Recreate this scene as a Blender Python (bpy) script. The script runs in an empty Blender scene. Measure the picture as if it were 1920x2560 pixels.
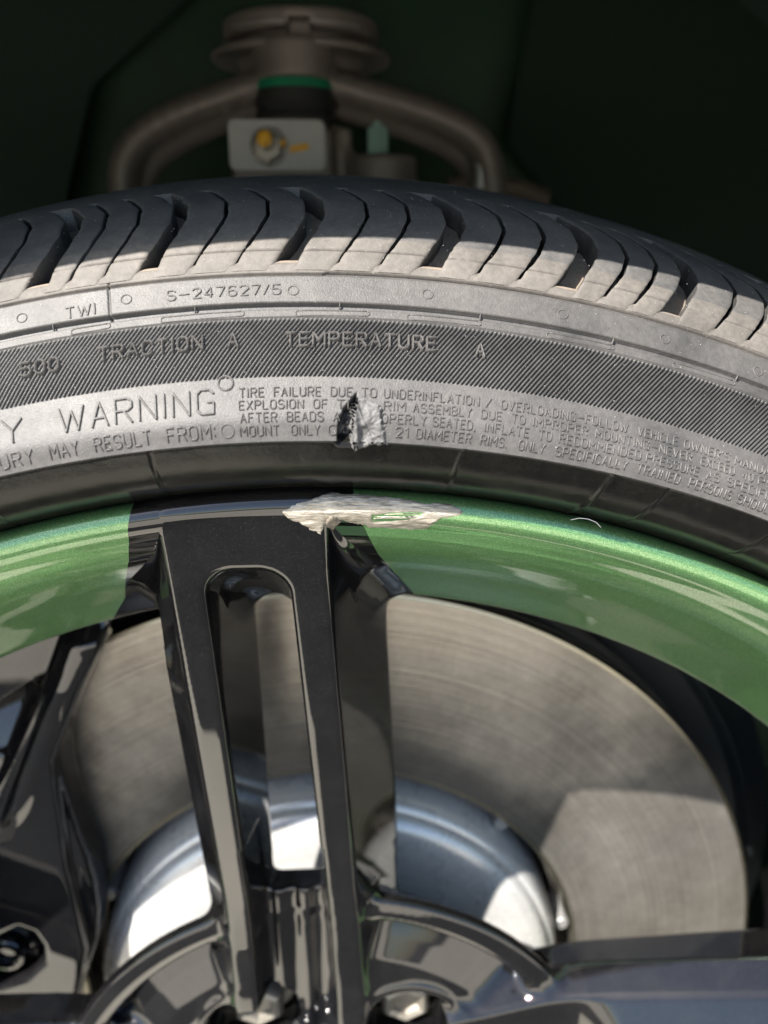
import bpy, bmesh, math, random
import numpy as np
from mathutils import Vector, Matrix
from mathutils.bvhtree import BVHTree
random.seed(7); rng = np.random.default_rng(5)
R = math.radians
scene = bpy.context.scene
COL = scene.collection

# ---------------------------------------------------------------- camera
cam_d = bpy.data.cameras.new("camera")
cam = bpy.data.objects.new("camera", cam_d); COL.objects.link(cam)
YAW, PITCH = 0.05112, 0.34976
fw = Vector((math.sin(YAW)*math.cos(PITCH), math.cos(YAW)*math.cos(PITCH), -math.sin(PITCH)))
rt = Vector((math.cos(YAW), -math.sin(YAW), 0)); up = rt.cross(fw)
cam.matrix_world = Matrix(((rt.x, up.x, -fw.x, 0.0108), (rt.y, up.y, -fw.y, -0.17657), (rt.z, up.z, -fw.z, 0.34317), (0, 0, 0, 1)))
cam_d.sensor_fit = 'VERTICAL'; cam_d.sensor_height = 34.6; cam_d.lens = 34.6*1923/2560
cam_d.clip_start = 0.005; cam_d.clip_end = 500
cam_d.dof.use_dof = True; cam_d.dof.focus_distance = 0.188; cam_d.dof.aperture_fstop = 9
scene.camera = cam
scene.render.resolution_x = 768; scene.render.resolution_y = 1024

# ---------------------------------------------------------------- light
SUN_D = Vector((0.463, 0.455, -0.760)).normalized()       # direction the light travels
world = bpy.data.worlds.new("World"); scene.world = world; world.use_nodes = True
wn = world.node_tree; bg = wn.nodes['Background']
sky = wn.nodes.new('ShaderNodeTexSky'); sky.sky_type = 'NISHITA'; sky.sun_disc = False
sky.sun_elevation = math.asin(-SUN_D.z); sky.sun_rotation = math.atan2(-SUN_D.x, -SUN_D.y)
sky.air_density = 1.0; sky.dust_density = 0.8; sky.ozone_density = 1.5
wn.links.new(sky.outputs[0], bg.inputs[0]); bg.inputs[1].default_value = 0.075
sun_d = bpy.data.lights.new("sun", 'SUN'); sun_d.energy = 4.9; sun_d.angle = R(0.55); sun_d.color = (1, 0.955, 0.89)
sun = bpy.data.objects.new("sun", sun_d); COL.objects.link(sun)
sun.rotation_euler = SUN_D.to_track_quat('-Z', 'Y').to_euler(); sun.location = (-1, -1, 2)
scene.view_settings.view_transform = 'Standard'; scene.view_settings.look = 'None'
scene.view_settings.exposure = 1.75; scene.view_settings.gamma = 1.0
scene.cycles.max_bounces = 10

# ---------------------------------------------------------------- object helpers
def tag(o, label=None, cat=None, group=None, kind=None):
    if label: o['label'] = label
    if cat: o['category'] = cat
    if group: o['group'] = group
    if kind: o['kind'] = kind
    return o
def thing(name, label, cat, loc=(0, 0, 0), group=None):
    o = bpy.data.objects.new(name, None); COL.objects.link(o); o.location = loc
    o.empty_display_size = 0.02
    return tag(o, label, cat, group)
def link(name, me, mats, parent=None):
    o = bpy.data.objects.new(name, me); COL.objects.link(o)
    if mats:
        for m in (mats if isinstance(mats, (list, tuple)) else [mats]): me.materials.append(m)
    if parent:
        o.parent = parent; o.matrix_parent_inverse = Matrix.Translation(-Vector(parent.location))
    return o
def mesh_np(name, V, F, smooth=True, mi=None, sharp=None):
    V = np.asarray(V, np.float32); F = np.asarray(F, np.int32)
    me = bpy.data.meshes.new(name); n, k = F.shape
    me.vertices.add(len(V)); me.vertices.foreach_set('co', V.ravel())
    me.loops.add(n*k); me.loops.foreach_set('vertex_index', F.ravel())
    me.polygons.add(n); me.polygons.foreach_set('loop_start', np.arange(n, dtype=np.int32)*k)
    me.polygons.foreach_set('loop_total', np.full(n, k, np.int32))
    me.polygons.foreach_set('use_smooth', np.full(n, smooth, bool))
    if mi is not None: me.polygons.foreach_set('material_index', np.asarray(mi, np.int32))
    me.update(calc_edges=True); me.validate()
    if sharp: me.set_sharp_from_angle(angle=R(sharp))
    return me
def grid_faces(a, b, closed_a=False, off=0):
    i = np.arange(a if closed_a else a-1); j = np.arange(b-1)
    I, J = np.meshgrid(i, j, indexing='ij'); I2 = (I+1) % a
    return np.stack([I*b+J, I2*b+J, I2*b+J+1, I*b+J+1], -1).reshape(-1, 4)+off
def lathe(name, prof, mat, parent=None, n=256, sharp=35, a0=None, a1=None):
    """prof: list of (y, r) in metres, revolved about the Y axis"""
    P = np.array(prof, float); closed = a0 is None
    t = np.linspace(0, 2*np.pi, n, endpoint=False) if closed else np.radians(np.linspace(a0, a1, n))
    V = np.stack([np.outer(np.sin(t), P[:, 1]), np.tile(P[:, 0], (len(t), 1)), np.outer(np.cos(t), P[:, 1])], -1).reshape(-1, 3)
    return link(name, mesh_np(name, V, grid_faces(len(t), len(P), closed), sharp=sharp), mat, parent)
def vlathe(name, prof, c, mat, parent=None, n=64, sharp=35):
    """prof: (z, r), revolved about the vertical axis through c=(x, y)"""
    P = np.array(prof, float); t = np.linspace(0, 2*np.pi, n, endpoint=False)
    V = np.stack([c[0]+np.outer(np.sin(t), P[:, 1]), c[1]+np.outer(np.cos(t), P[:, 1]), np.tile(P[:, 0], (n, 1))], -1).reshape(-1, 3)
    return link(name, mesh_np(name, V, grid_faces(n, len(P), True), sharp=sharp), mat, parent)
def ylathe(name, prof, c, mat, parent=None, n=32, sharp=35, rot=0):
    """prof: (y, r), revolved about the axis parallel to Y through c=(x, z)"""
    P = np.array(prof, float); t = np.linspace(0, 2*np.pi, n, endpoint=False)+rot
    V = np.stack([c[0]+np.outer(np.sin(t), P[:, 1]), np.tile(P[:, 0], (n, 1)), c[1]+np.outer(np.cos(t), P[:, 1])], -1).reshape(-1, 3)
    return link(name, mesh_np(name, V, grid_faces(n, len(P), True), sharp=sharp), mat, parent)
def tube(name, pts, rad, mat, parent=None, n=8):
    pts = np.array(pts, float); V = []; k = len(pts)
    rad = np.broadcast_to(np.array(rad, float), (k,))
    T = np.gradient(pts, axis=0); T /= np.linalg.norm(T, axis=1)[:, None]+1e-12
    ref = np.array([0.3, 0.2, 0.93])
    for p, t_, r_ in zip(pts, T, rad):
        a = np.cross(t_, ref); a /= np.linalg.norm(a); b = np.cross(t_, a)
        for q in range(n):
            w = 2*np.pi*q/n; V.append(p+r_*(a*np.cos(w)+b*np.sin(w)))
    F = []
    for i in range(k-1):
        for q in range(n): F.append((i*n+q, i*n+(q+1) % n, (i+1)*n+(q+1) % n, (i+1)*n+q))
    return link(name, mesh_np(name, V, F), mat, parent)
def rbox(name, c, size, mat, parent=None, bev=0.001, seg=3, rot=None):
    bm = bmesh.new(); bmesh.ops.create_cube(bm, size=1)
    bmesh.ops.scale(bm, vec=size, verts=bm.verts)
    bmesh.ops.bevel(bm, geom=bm.edges[:], offset=bev, segments=seg, affect='EDGES', profile=0.5)
    if rot is not None: bmesh.ops.rotate(bm, verts=bm.verts, matrix=rot)
    bmesh.ops.translate(bm, vec=c, verts=bm.verts)
    me = bpy.data.meshes.new(name); bm.to_mesh(me); bm.free()
    for p in me.polygons: p.use_smooth = True
    me.set_sharp_from_angle(angle=R(40))
    return link(name, me, mat, parent)

# ---------------------------------------------------------------- materials
def mat_new(name):
    m = bpy.data.materials.new(name); m.use_nodes = True
    nt = m.node_tree; return m, nt, nt.nodes['Principled BSDF']
def node(nt, t, **kw):
    n = nt.nodes.new(t)
    for k, v in kw.items():
        if k.startswith('in_'):
            key = k[3:]; key = int(key) if key.isdigit() else key.replace('_', ' ')
            n.inputs[key].default_value = v
        else: setattr(n, k, v)
    return n
def noise(nt, scale, detail=6, rough=0.6, vec=None, dist=0.0):
    n = node(nt, 'ShaderNodeTexNoise', in_Scale=scale, in_Detail=detail, in_Roughness=rough, in_Distortion=dist)
    if vec is None:
        tc = nt.nodes.get('TC') or nt.nodes.new('ShaderNodeTexCoord'); tc.name = 'TC'; vec = tc.outputs['Object']
    nt.links.new(vec, n.inputs['Vector']); return n
def ramp(nt, src, stops):
    r = nt.nodes.new('ShaderNodeValToRGB'); cr = r.color_ramp
    while len(cr.elements) < len(stops): cr.elements.new(0.5)
    for e, (p, c) in zip(cr.elements, stops):
        e.position = p; e.color = (c, c, c, 1) if isinstance(c, (int, float)) else (*c, 1)
    nt.links.new(src, r.inputs[0]); return r.outputs[0]
def mix(nt, fac, a, b, mode='MIX'):
    m = nt.nodes.new('ShaderNodeMix'); m.data_type = 'RGBA'; m.blend_type = mode
    for k, v in ((0, fac), (6, a), (7, b)):
        if isinstance(v, (int, float)): m.inputs[k].default_value = v
        elif isinstance(v, tuple): m.inputs[k].default_value = (*v, 1)
        else: nt.links.new(v, m.inputs[k])
    return m.outputs[2]
def bump(nt, h, strength, dist, normal=None):
    b = node(nt, 'ShaderNodeBump', in_Strength=strength, in_Distance=dist)
    nt.links.new(h, b.inputs['Height'])
    if normal is not None: nt.links.new(normal, b.inputs['Normal'])
    return b.outputs[0]
def rubber(name, c1, c2, rough, dust=None, nscale=90, bs=0.25, dusty=0.35, grain=2600):
    m, nt, p = mat_new(name)
    n1 = noise(nt, nscale, 8, 0.65); n2 = noise(nt, grain, 3, 0.6)
    c = mix(nt, ramp(nt, n1.outputs[0], [(0.3, 0.0), (0.7, 1.0)]), c1, c2)
    if dust:
        n3 = noise(nt, 38, 10, 0.7)
        c = mix(nt, ramp(nt, n3.outputs[0], [(0.5-dusty*0.4, 0.0), (0.5+0.25, 0.8)]), c, dust)
    n4 = noise(nt, 700, 4, 0.7)
    c = mix(nt, 0.5, c, ramp(nt, n4.outputs[0], [(0.3, 0.6), (0.7, 1.4)]), 'MULTIPLY')
    nt.links.new(c, p.inputs['Base Color'])
    r_ = ramp(nt, n1.outputs[0], [(0.2, rough-0.08), (0.8, rough+0.1)])
    nt.links.new(r_, p.inputs['Roughness'])
    p.inputs['Specular IOR Level'].default_value = 0.5
    nt.links.new(bump(nt, n2.outputs[0], bs, 0.0002, bump(nt, n1.outputs[0], 0.2, 0.0006)), p.inputs['Normal'])
    return m
M = {}
M['sidewall'] = rubber('sidewall_rubber', (0.036, 0.0345, 0.0335), (0.070, 0.066, 0.063), 0.53, (0.090, 0.083, 0.077), bs=0.6)
M['hatch'] = rubber('hatched_rubber', (0.031, 0.0295, 0.029), (0.058, 0.055, 0.052), 0.46, bs=0.5)
M['letter'] = rubber('letter_rubber', (0.050, 0.047, 0.045), (0.082, 0.077, 0.073), 0.48, bs=0.5)
M['shoulder'] = rubber('dusty_shoulder_rubber', (0.060, 0.054, 0.048), (0.098, 0.088, 0.078), 0.70, (0.145, 0.128, 0.111), bs=0.35)
M['groove'] = rubber('groove_rubber', (0.12, 0.10, 0.083), (0.19, 0.155, 0.125), 0.85, (0.25, 0.19, 0.14), bs=0.4)
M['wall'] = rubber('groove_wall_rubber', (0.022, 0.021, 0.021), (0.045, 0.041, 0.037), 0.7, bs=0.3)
M['tread'] = rubber('tread_rubber', (0.052, 0.051, 0.051), (0.076, 0.074, 0.072), 0.55, (0.125, 0.112, 0.100), nscale=60, bs=0.35, dusty=0.3)
M['strip'] = rubber('bead_rubber', (0.006, 0.006, 0.0055), (0.011, 0.0105, 0.009), 0.17, None, bs=0.06, dusty=0.0, nscale=140, grain=1500)
M['strip'].node_tree.nodes['Principled BSDF'].inputs['Specular IOR Level'].default_value = 0.22
M['torn'] = rubber('torn_rubber', (0.065, 0.063, 0.062), (0.115, 0.111, 0.108), 0.62, bs=0.5, nscale=600, grain=3500)
M['cavity'] = rubber('cut_rubber', (0.012, 0.013, 0.016), (0.022, 0.023, 0.027), 0.45, bs=0.3, nscale=400)

def flake_paint(name, base, flake, metallic, rough, fl_amt, coat=1.0, dust=0.0, scratch=0.0, flscale=5200, spec=0.5, ior=1.5):
    m, nt, p = mat_new(name); p.inputs['Specular IOR Level'].default_value = spec; p.inputs['Coat IOR'].default_value = ior
    tc = nt.nodes.new('ShaderNodeTexCoord'); tc.name = 'TC'
    v = node(nt, 'ShaderNodeTexVoronoi', in_Scale=flscale); nt.links.new(tc.outputs['Object'], v.inputs['Vector'])
    sep = nt.nodes.new('ShaderNodeSeparateColor'); nt.links.new(v.outputs['Color'], sep.inputs[0])
    f = ramp(nt, sep.outputs[0], [(1-fl_amt, 0.0), (1.0, 1.0)])
    c = mix(nt, f, base, flake)
    if dust > 0:
        n3 = noise(nt, 55, 9, 0.7)
        c = mix(nt, ramp(nt, n3.outputs[0], [(0.45, 0.0), (0.8, dust)]), c, (0.30, 0.27, 0.23))
    nt.links.new(c, p.inputs['Base Color'])
    p.inputs['Metallic'].default_value = metallic
    p.inputs['Roughness'].default_value = rough
    p.inputs['Coat Weight'].default_value = coat
    n2 = noise(nt, 30, 6, 0.7)
    cr = ramp(nt, n2.outputs[0], [(0.35, 0.015), (0.75, 0.05)])
    nt.links.new(cr, p.inputs['Coat Roughness'])
    # flakes tilt the base layer only
    b = bump(nt, sep.outputs[1], 0.25, 0.00006); nt.links.new(b, p.inputs['Normal'])
    n4 = noise(nt, 22, 3, 0.5)
    nt.links.new(bump(nt, n4.outputs[0], 0.03, 0.002), p.inputs['Coat Normal'])
    return m
M['black'] = flake_paint('gloss_black_flake_paint', (0.0030, 0.0030, 0.0034), (0.035, 0.031, 0.027), 0.0, 0.5, 0.06, dust=0.02, spec=0.0, ior=1.7, flscale=8500)
M['green'] = flake_paint('green_metallic_paint', (0.065, 0.195, 0.062), (0.30, 0.50, 0.21), 0.70, 0.33, 0.5, dust=0.04, ior=1.65, flscale=9500)
M['caliper'] = flake_paint('gloss_black_caliper_paint', (0.004, 0.004, 0.005), (0.07, 0.065, 0.06), 0.0, 0.5, 0.06, dust=0.02, spec=0.0, ior=1.65, flscale=8500)
M['fender'] = flake_paint('green_body_paint', (0.018, 0.20, 0.045), (0.12, 0.48, 0.14), 0.65, 0.3, 0.5)

def metal(name, col, rough, aniso=0.0, rings=0, ring_amt=0.0, mott=0.0, col2=None, nscale=60, bs=0.0, metallic=1.0, axis='Y', rot=0.0, ringcol=0.0):
    m, nt, p = mat_new(name)
    p.inputs['Metallic'].default_value = metallic
    n1 = noise(nt, nscale, 8, 0.7)
    c = mix(nt, ramp(nt, n1.outputs[0], [(0.3, 0.0), (0.72, 1.0)]), col, col2 or col)
    nrm = None
    if mott > 0:
        n3 = noise(nt, 420, 6, 0.8)
        c = mix(nt, mott, c, ramp(nt, n3.outputs[0], [(0.35, 0.35), (0.65, 1.0)]), 'MULTIPLY')
    if rings:
        tc = nt.nodes['TC']; sx = nt.nodes.new('ShaderNodeSeparateXYZ'); nt.links.new(tc.outputs['Object'], sx.inputs[0])
        cb = nt.nodes.new('ShaderNodeCombineXYZ'); nt.links.new(sx.outputs[0], cb.inputs[0]); nt.links.new(sx.outputs[2], cb.inputs[1])
        ln = node(nt, 'ShaderNodeVectorMath', operation='LENGTH'); nt.links.new(cb.outputs[0], ln.inputs[0])
        n2 = nt.nodes.new('ShaderNodeTexNoise'); n2.noise_dimensions = '1D'; n2.inputs['Scale'].default_value = rings
        n2.inputs['Detail'].default_value = 5; n2.inputs['Roughness'].default_value = 0.75
        nt.links.new(ln.outputs['Value'], n2.inputs['W'])
        nrm = bump(nt, n2.outputs[0], ring_amt, 0.0002)
        if ringcol > 0:
            c = mix(nt, ringcol, c, ramp(nt, n2.outputs[0], [(0.35, 0.62), (0.65, 1.25)]), 'MULTIPLY')
            # arc-shaped wear: noise stretched round the circle
            at = node(nt, 'ShaderNodeMath', operation='ARCTAN2'); nt.links.new(sx.outputs[0], at.inputs[0]); nt.links.new(sx.outputs[2], at.inputs[1])
            am = node(nt, 'ShaderNodeMath', operation='MULTIPLY'); nt.links.new(at.outputs[0], am.inputs[0]); am.inputs[1].default_value = 1.6
            rm_ = node(nt, 'ShaderNodeMath', operation='MULTIPLY'); nt.links.new(ln.outputs['Value'], rm_.inputs[0]); rm_.inputs[1].default_value = 420
            cc = nt.nodes.new('ShaderNodeCombineXYZ'); nt.links.new(am.outputs[0], cc.inputs[0]); nt.links.new(rm_.outputs[0], cc.inputs[1])
            n6 = noise(nt, 1.0, 6, 0.75, cc.outputs[0])
            c = mix(nt, ringcol, c, ramp(nt, n6.outputs[0], [(0.32, 0.55), (0.68, 1.35)]), 'MULTIPLY')
    nt.links.new(c, p.inputs['Base Color'])
    rr = ramp(nt, n1.outputs[0], [(0.3, max(0.03, rough-0.06)), (0.7, rough+0.08)]); nt.links.new(rr, p.inputs['Roughness'])
    if bs > 0:
        n5 = noise(nt, 900, 5, 0.7); nrm = bump(nt, n5.outputs[0], bs, 0.0004, nrm)
    if nrm is not None: nt.links.new(nrm, p.inputs['Normal'])
    if aniso > 0:
        tg = nt.nodes.new('ShaderNodeTangent'); tg.direction_type = 'RADIAL'; tg.axis = axis
        nt.links.new(tg.outputs[0], p.inputs['Tangent']); p.inputs['Anisotropic'].default_value = aniso
        p.inputs['Anisotropic Rotation'].default_value = rot
    return m
M['disc'] = metal('machined_iron', (0.22, 0.200, 0.174), 0.19, 0.85, 420, 0.30, 0.25, (0.36, 0.335, 0.30), 26, ringcol=0.28, metallic=0.66)
M['hat'] = metal('zinc_coated_steel', (0.68, 0.67, 0.65), 0.28, 0.6, 700, 0.15, 0.15, (0.80, 0.79, 0.77), 60, metallic=0.38, ringcol=0.25)
M['brass'] = metal('bare_disc_edge', (0.42, 0.39, 0.31), 0.35, 0, nscale=300)
M['scuff'] = metal('scraped_aluminium', (0.20, 0.165, 0.12), 0.38, 0, 0, 0, 0.5, (0.76, 0.71, 0.62), 620, bs=0.9, metallic=0.6)
def streaky(m):      # scratches run along the rim: stretch the noise lookups sideways
    nt = m.node_tree; mp = nt.nodes.new('ShaderNodeMapping'); mp.inputs['Scale'].default_value = (0.22, 1, 1.3)
    nt.links.new(nt.nodes['TC'].outputs['Object'], mp.inputs[0])
    for n in nt.nodes:
        if n.type == 'TEX_NOISE' and n.noise_dimensions == '3D': nt.links.new(mp.outputs[0], n.inputs['Vector'])
streaky(M['scuff'])
M['cast'] = metal('cast_aluminium', (0.16, 0.14, 0.12), 0.50, 0, 0, 0, 0.1, (0.21, 0.185, 0.16), 60, bs=0.2, metallic=0.35)
M['zinc'] = metal('zinc_plate', (0.27, 0.27, 0.26), 0.45, 0, 0, 0, 0.1, (0.36, 0.36, 0.35), 60, metallic=0.4)
M['bolt'] = metal('bolt_steel', (0.20, 0.18, 0.15), 0.35, 0, 0, 0, 0.1, (0.28, 0.26, 0.22), 90, metallic=0.6)
M['nut'] = metal('green_passivated_nut', (0.30, 0.50, 0.44), 0.4, metallic=0.4)
M['chrome'] = metal('chromed_cap', (0.75, 0.76, 0.78), 0.12)
def plain(name, col, rough, col2=None, nscale=60, spec=0.5, bs=0.1, metallic=0.0):
    m, nt, p = mat_new(name); n1 = noise(nt, nscale, 7, 0.65)
    nt.links.new(mix(nt, ramp(nt, n1.outputs[0], [(0.3, 0.0), (0.7, 1.0)]), col, col2 or tuple(c*1.4 for c in col)), p.inputs['Base Color'])
    p.inputs['Roughness'].default_value = rough; p.inputs['Specular IOR Level'].default_value = spec; p.inputs['Metallic'].default_value = metallic
    if bs: nt.links.new(bump(nt, n1.outputs[0], bs, 0.001), p.inputs['Normal'])
    return m
M['boot'] = plain('black_boot_rubber', (0.015, 0.016, 0.015), 0.6)
M['seal'] = plain('green_seal', (0.01, 0.16, 0.075), 0.45)
M['yellow'] = plain('yellow_paint_mark', (0.62, 0.33, 0.015), 0.55)
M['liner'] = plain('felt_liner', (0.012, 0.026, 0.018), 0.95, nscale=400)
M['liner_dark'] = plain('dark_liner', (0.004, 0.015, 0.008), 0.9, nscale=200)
M['inner'] = plain('green_primed_body', (0.003, 0.030, 0.009), 0.6, (0.004, 0.042, 0.012), nscale=25)
M['dark'] = plain('dark_shield', (0.016, 0.020, 0.022), 0.5)
M['fibre'] = plain('pale_fibre', (0.55, 0.55, 0.5), 0.6, bs=0)
M['thread'] = plain('dark_thread', (0.01, 0.01, 0.01), 0.6, bs=0)
M['chip'] = plain('dark_paint_chip', (0.05, 0.042, 0.035), 0.7, (0.20, 0.17, 0.13), nscale=700)
M['hose'] = plain('brown_conduit', (0.10, 0.075, 0.055), 0.6)
M['concrete'] = plain('sunlit_concrete', (0.52, 0.475, 0.40), 0.9, (0.62, 0.57, 0.49), nscale=6)
M['dark_ground'] = plain('added_dark_ground', (0.022, 0.023, 0.025), 0.9, (0.034, 0.034, 0.035), nscale=30)  # unseen ground tone, added to give the gloss spokes something dark to reflect

# ---------------------------------------------------------------- implicit-surface helpers (millimetres)
def nets(F, org, h, keep=None):
    S = F < 0
    c = [S[:-1, :-1, :-1], S[1:, :-1, :-1], S[:-1, 1:, :-1], S[1:, 1:, :-1], S[:-1, :-1, 1:], S[1:, :-1, 1:], S[:-1, 1:, 1:], S[1:, 1:, 1:]]
    n = sum(x.astype(np.int8) for x in c); act = (n > 0) & (n < 8)
    I = np.argwhere(act); idx = np.full(act.shape, -1, np.int32); idx[act] = np.arange(len(I))
    offs = [(0,0,0),(1,0,0),(0,1,0),(1,1,0),(0,0,1),(1,0,1),(0,1,1),(1,1,1)]
    vals = [F[I[:, 0]+o[0], I[:, 1]+o[1], I[:, 2]+o[2]] for o in offs]
    P = np.zeros((len(I), 3)); W = np.zeros(len(I))
    for a, b in ((0,1),(2,3),(4,5),(6,7),(0,2),(1,3),(4,6),(5,7),(0,4),(1,5),(2,6),(3,7)):
        fa, fb = vals[a], vals[b]; m = (fa < 0) != (fb < 0)
        t = np.where(m, fa/np.where(m, fa-fb, 1), 0)
        A = np.array(offs[a]); B = np.array(offs[b])
        P += m[:, None]*(A+t[:, None]*(B-A)); W += m
    V = (I+P/W[:, None])*h+np.array(org)
    Q = []
    e = S[:-1, 1:-1, 1:-1] != S[1:, 1:-1, 1:-1]; i, j, k = np.nonzero(e); fl = S[i, j+1, k+1]
    q = np.stack([idx[i, j, k], idx[i, j+1, k], idx[i, j+1, k+1], idx[i, j, k+1]], 1); q[~fl] = q[~fl][:, ::-1]; Q.append(q)
    e = S[1:-1, :-1, 1:-1] != S[1:-1, 1:, 1:-1]; i, j, k = np.nonzero(e); fl = S[i+1, j, k+1]
    q = np.stack([idx[i, j, k], idx[i, j, k+1], idx[i+1, j, k+1], idx[i+1, j, k]], 1); q[~fl] = q[~fl][:, ::-1]; Q.append(q)
    e = S[1:-1, 1:-1, :-1] != S[1:-1, 1:-1, 1:]; i, j, k = np.nonzero(e); fl = S[i+1, j+1, k]
    q = np.stack([idx[i, j, k], idx[i+1, j, k], idx[i+1, j+1, k], idx[i, j+1, k]], 1); q[~fl] = q[~fl][:, ::-1]; Q.append(q)
    Q = np.concatenate(Q)
    if keep is not None:
        kv = keep[I[:, 0], I[:, 1], I[:, 2]]; Q = Q[kv[Q].all(1)]
    used = np.unique(Q); re = np.full(len(V), -1); re[used] = np.arange(len(used))
    return V[used], re[Q]
def tri(F, p):
    i = np.clip(p, 0, np.array(F.shape)-1.001); a = i.astype(np.int32); f = i-a; r = 0
    for dx in (0, 1):
        for dy in (0, 1):
            for dz in (0, 1):
                r = r+F[a[:, 0]+dx, a[:, 1]+dy, a[:, 2]+dz]*(f[:, 0] if dx else 1-f[:, 0])*(f[:, 1] if dy else 1-f[:, 1])*(f[:, 2] if dz else 1-f[:, 2])
    return r
def grad_normals(F, V, org, h):
    p = (V-np.array(org))/h; N = np.zeros_like(p)
    for k in range(3):
        e = np.zeros(3); e[k] = 0.7; N[:, k] = tri(F, p+e)-tri(F, p-e)
    return N/(np.linalg.norm(N, axis=1)[:, None]+1e-9)
def poly2(x, y, P):
    """signed distance to polygon P"""
    P = np.array(P, np.float32); d = np.full(np.broadcast(x, y).shape, 1e9, np.float32); s = np.ones_like(d)
    for i in range(len(P)):
        a, b = P[i], P[i-1]; ex, ey = b-a; wx, wy = x-a[0], y-a[1]
        t = np.clip((wx*ex+wy*ey)/(ex*ex+ey*ey), 0, 1); d = np.minimum(d, (wx-ex*t)**2+(wy-ey*t)**2)
        c1 = y >= a[1]; c2 = y < b[1]; c3 = ex*wy > ey*wx
        fl = (c1 & c2 & c3) | (~c1 & ~c2 & ~c3); s = np.where(fl, -s, s)
    return s*np.sqrt(d)
def smin(a, b, k):
    h = np.clip(0.5+0.5*(b-a)/k, 0, 1); return b+(a-b)*h-k*h*(1-h)
def smax(a, b, k): return -smin(-a, -b, k)
def chm(a, b, c): return np.maximum(np.maximum(a, b), (a+b)*0.70710678+c*0.7071)
def capsule(x, y, z, a, b, r1, r2=None):
    r2 = r1 if r2 is None else r2
    a = np.array(a, float); b = np.array(b, float); e = b-a; w = (x-a[0], y-a[1], z-a[2])
    t = np.clip((w[0]*e[0]+w[1]*e[1]+w[2]*e[2])/(e@e), 0, 1)
    return np.sqrt((w[0]-e[0]*t)**2+(w[1]-e[1]*t)**2+(w[2]-e[2]*t)**2)-(r1+(r2-r1)*t)
def ax(lo, hi, h): return np.arange(lo, hi+h, h, dtype=np.float32)

# ================================================================ THE SETTING
def plane(name, x0, x1, y0, y1, z, mat, th=0.05):
    bm = bmesh.new()
    vs = [bm.verts.new(p) for p in ((x0, y0, z), (x1, y0, z), (x1, y1, z), (x0, y1, z))]; bm.faces.new(vs)
    me = bpy.data.meshes.new(name); bm.to_mesh(me); bm.free(); return link(name, me, mat)
tag(plane('concrete_apron', -6, 6, -9, -0.80, -0.361, M['concrete']), 'pale sunlit concrete apron in front of the added dark strip', kind='structure')
tag(plane('added_dark_patch', -0.045, 0.7, -0.31, -0.055, -0.357, M['dark_ground']), 'dark patch added on the pale slab to darken the spoke reflections', kind='structure')  # added out of view: keeps the reflection in the right spoke bar dark
tag(plane('dark_ground_sheet', -60, 60, -60, 60, -0.366, M['dark_ground']), 'dark ground sheet, bare between slab and apron as an added strip for the spoke reflections', kind='structure')  # gap between slab and apron is an added dark strip for the spoke reflections
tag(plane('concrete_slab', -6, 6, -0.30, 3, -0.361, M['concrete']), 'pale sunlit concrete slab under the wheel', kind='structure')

# ================================================================ TYRE
TY = thing('tyre', 'dusty black low profile tyre with torn sidewall, raised warning lettering and curved tread grooves', 'tyre')
KN = np.array([(-12, 300), (-11.2, 304.5), (-8.5, 309), (-6, 313.0), (-2, 319), (3, 324.7), (5.5, 328), (10, 334.5), (13, 339), (18, 343.5), (26, 348), (40, 352.7), (60, 356.8), (80, 359.2), (100, 360.5), (120, 360.8), (150, 360.0), (180, 357), (205, 350), (222, 340)], float)
KS = np.concatenate([[0], np.cumsum(np.hypot(*np.diff(KN, axis=0).T))])
KT = np.gradient(KN, KS, axis=0)
def prof(s):
    s = np.asarray(s, float); i = np.clip(np.searchsorted(KS, s)-1, 0, len(KS)-2)
    h = KS[i+1]-KS[i]; t = ((s-KS[i])/h)[..., None]; h = h[..., None]
    p = (2*t**3-3*t**2+1)*KN[i]+(t**3-2*t**2+t)*h*KT[i]+(-2*t**3+3*t**2)*KN[i+1]+(t**3-t**2)*h*KT[i+1]
    d = ((6*t**2-6*t)*KN[i]+(3*t**2-4*t+1)*h*KT[i]+(-6*t**2+6*t)*KN[i+1]+(3*t**2-2*t)*h*KT[i+1])/h
    d /= np.linalg.norm(d, axis=-1)[..., None]
    return p, np.stack([-d[..., 1], d[..., 0]], -1)          # outward normal (y, r)
def on_tyre(th, s, h):
    """th degrees, s millimetres along the section, h millimetres above it -> metres"""
    p, n = prof(s); q = p+n*np.asarray(h)[..., None]; a = np.radians(th)
    return np.stack([np.sin(a)*q[..., 1], q[..., 0], np.cos(a)*q[..., 1]], -1)*0.001
def ss(a, b, x): t = np.clip((x-a)/(b-a), 0, 1); return t*t*(3-2*t)
def vnoise(x, y, seed=0):
    r = np.random.default_rng(seed); G = r.random((64, 64)); xi = np.floor(x).astype(int); yi = np.floor(y).astype(int)
    fx, fy = x-xi, y-yi; fx = fx*fx*(3-2*fx); fy = fy*fy*(3-2*fy)
    g = lambda a, b: G[a % 64, b % 64]
    return (g(xi, yi)*(1-fx)+g(xi+1, yi)*fx)*(1-fy)+(g(xi, yi+1)*(1-fx)+g(xi+1, yi+1)*fx)*fy-0.5
def fbm(x, y, seed=0, o=4):
    return sum(vnoise(x*2**k, y*2**k, seed+k)/2**k for k in range(o))
CAV = [(9.1, 2.9), (9.6, 5.2), (10.6, 7.6), (12.0, 9.3), (12.6, 10.4), (13.1, 10.9), (13.0, 10.0), (13.4, 9.6), (13.3, 7.5), (12.6, 4.0), (12.4, 2.0), (12.9, -1.5), (9.6, -1.5), (9.0, 0.6)]
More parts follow.
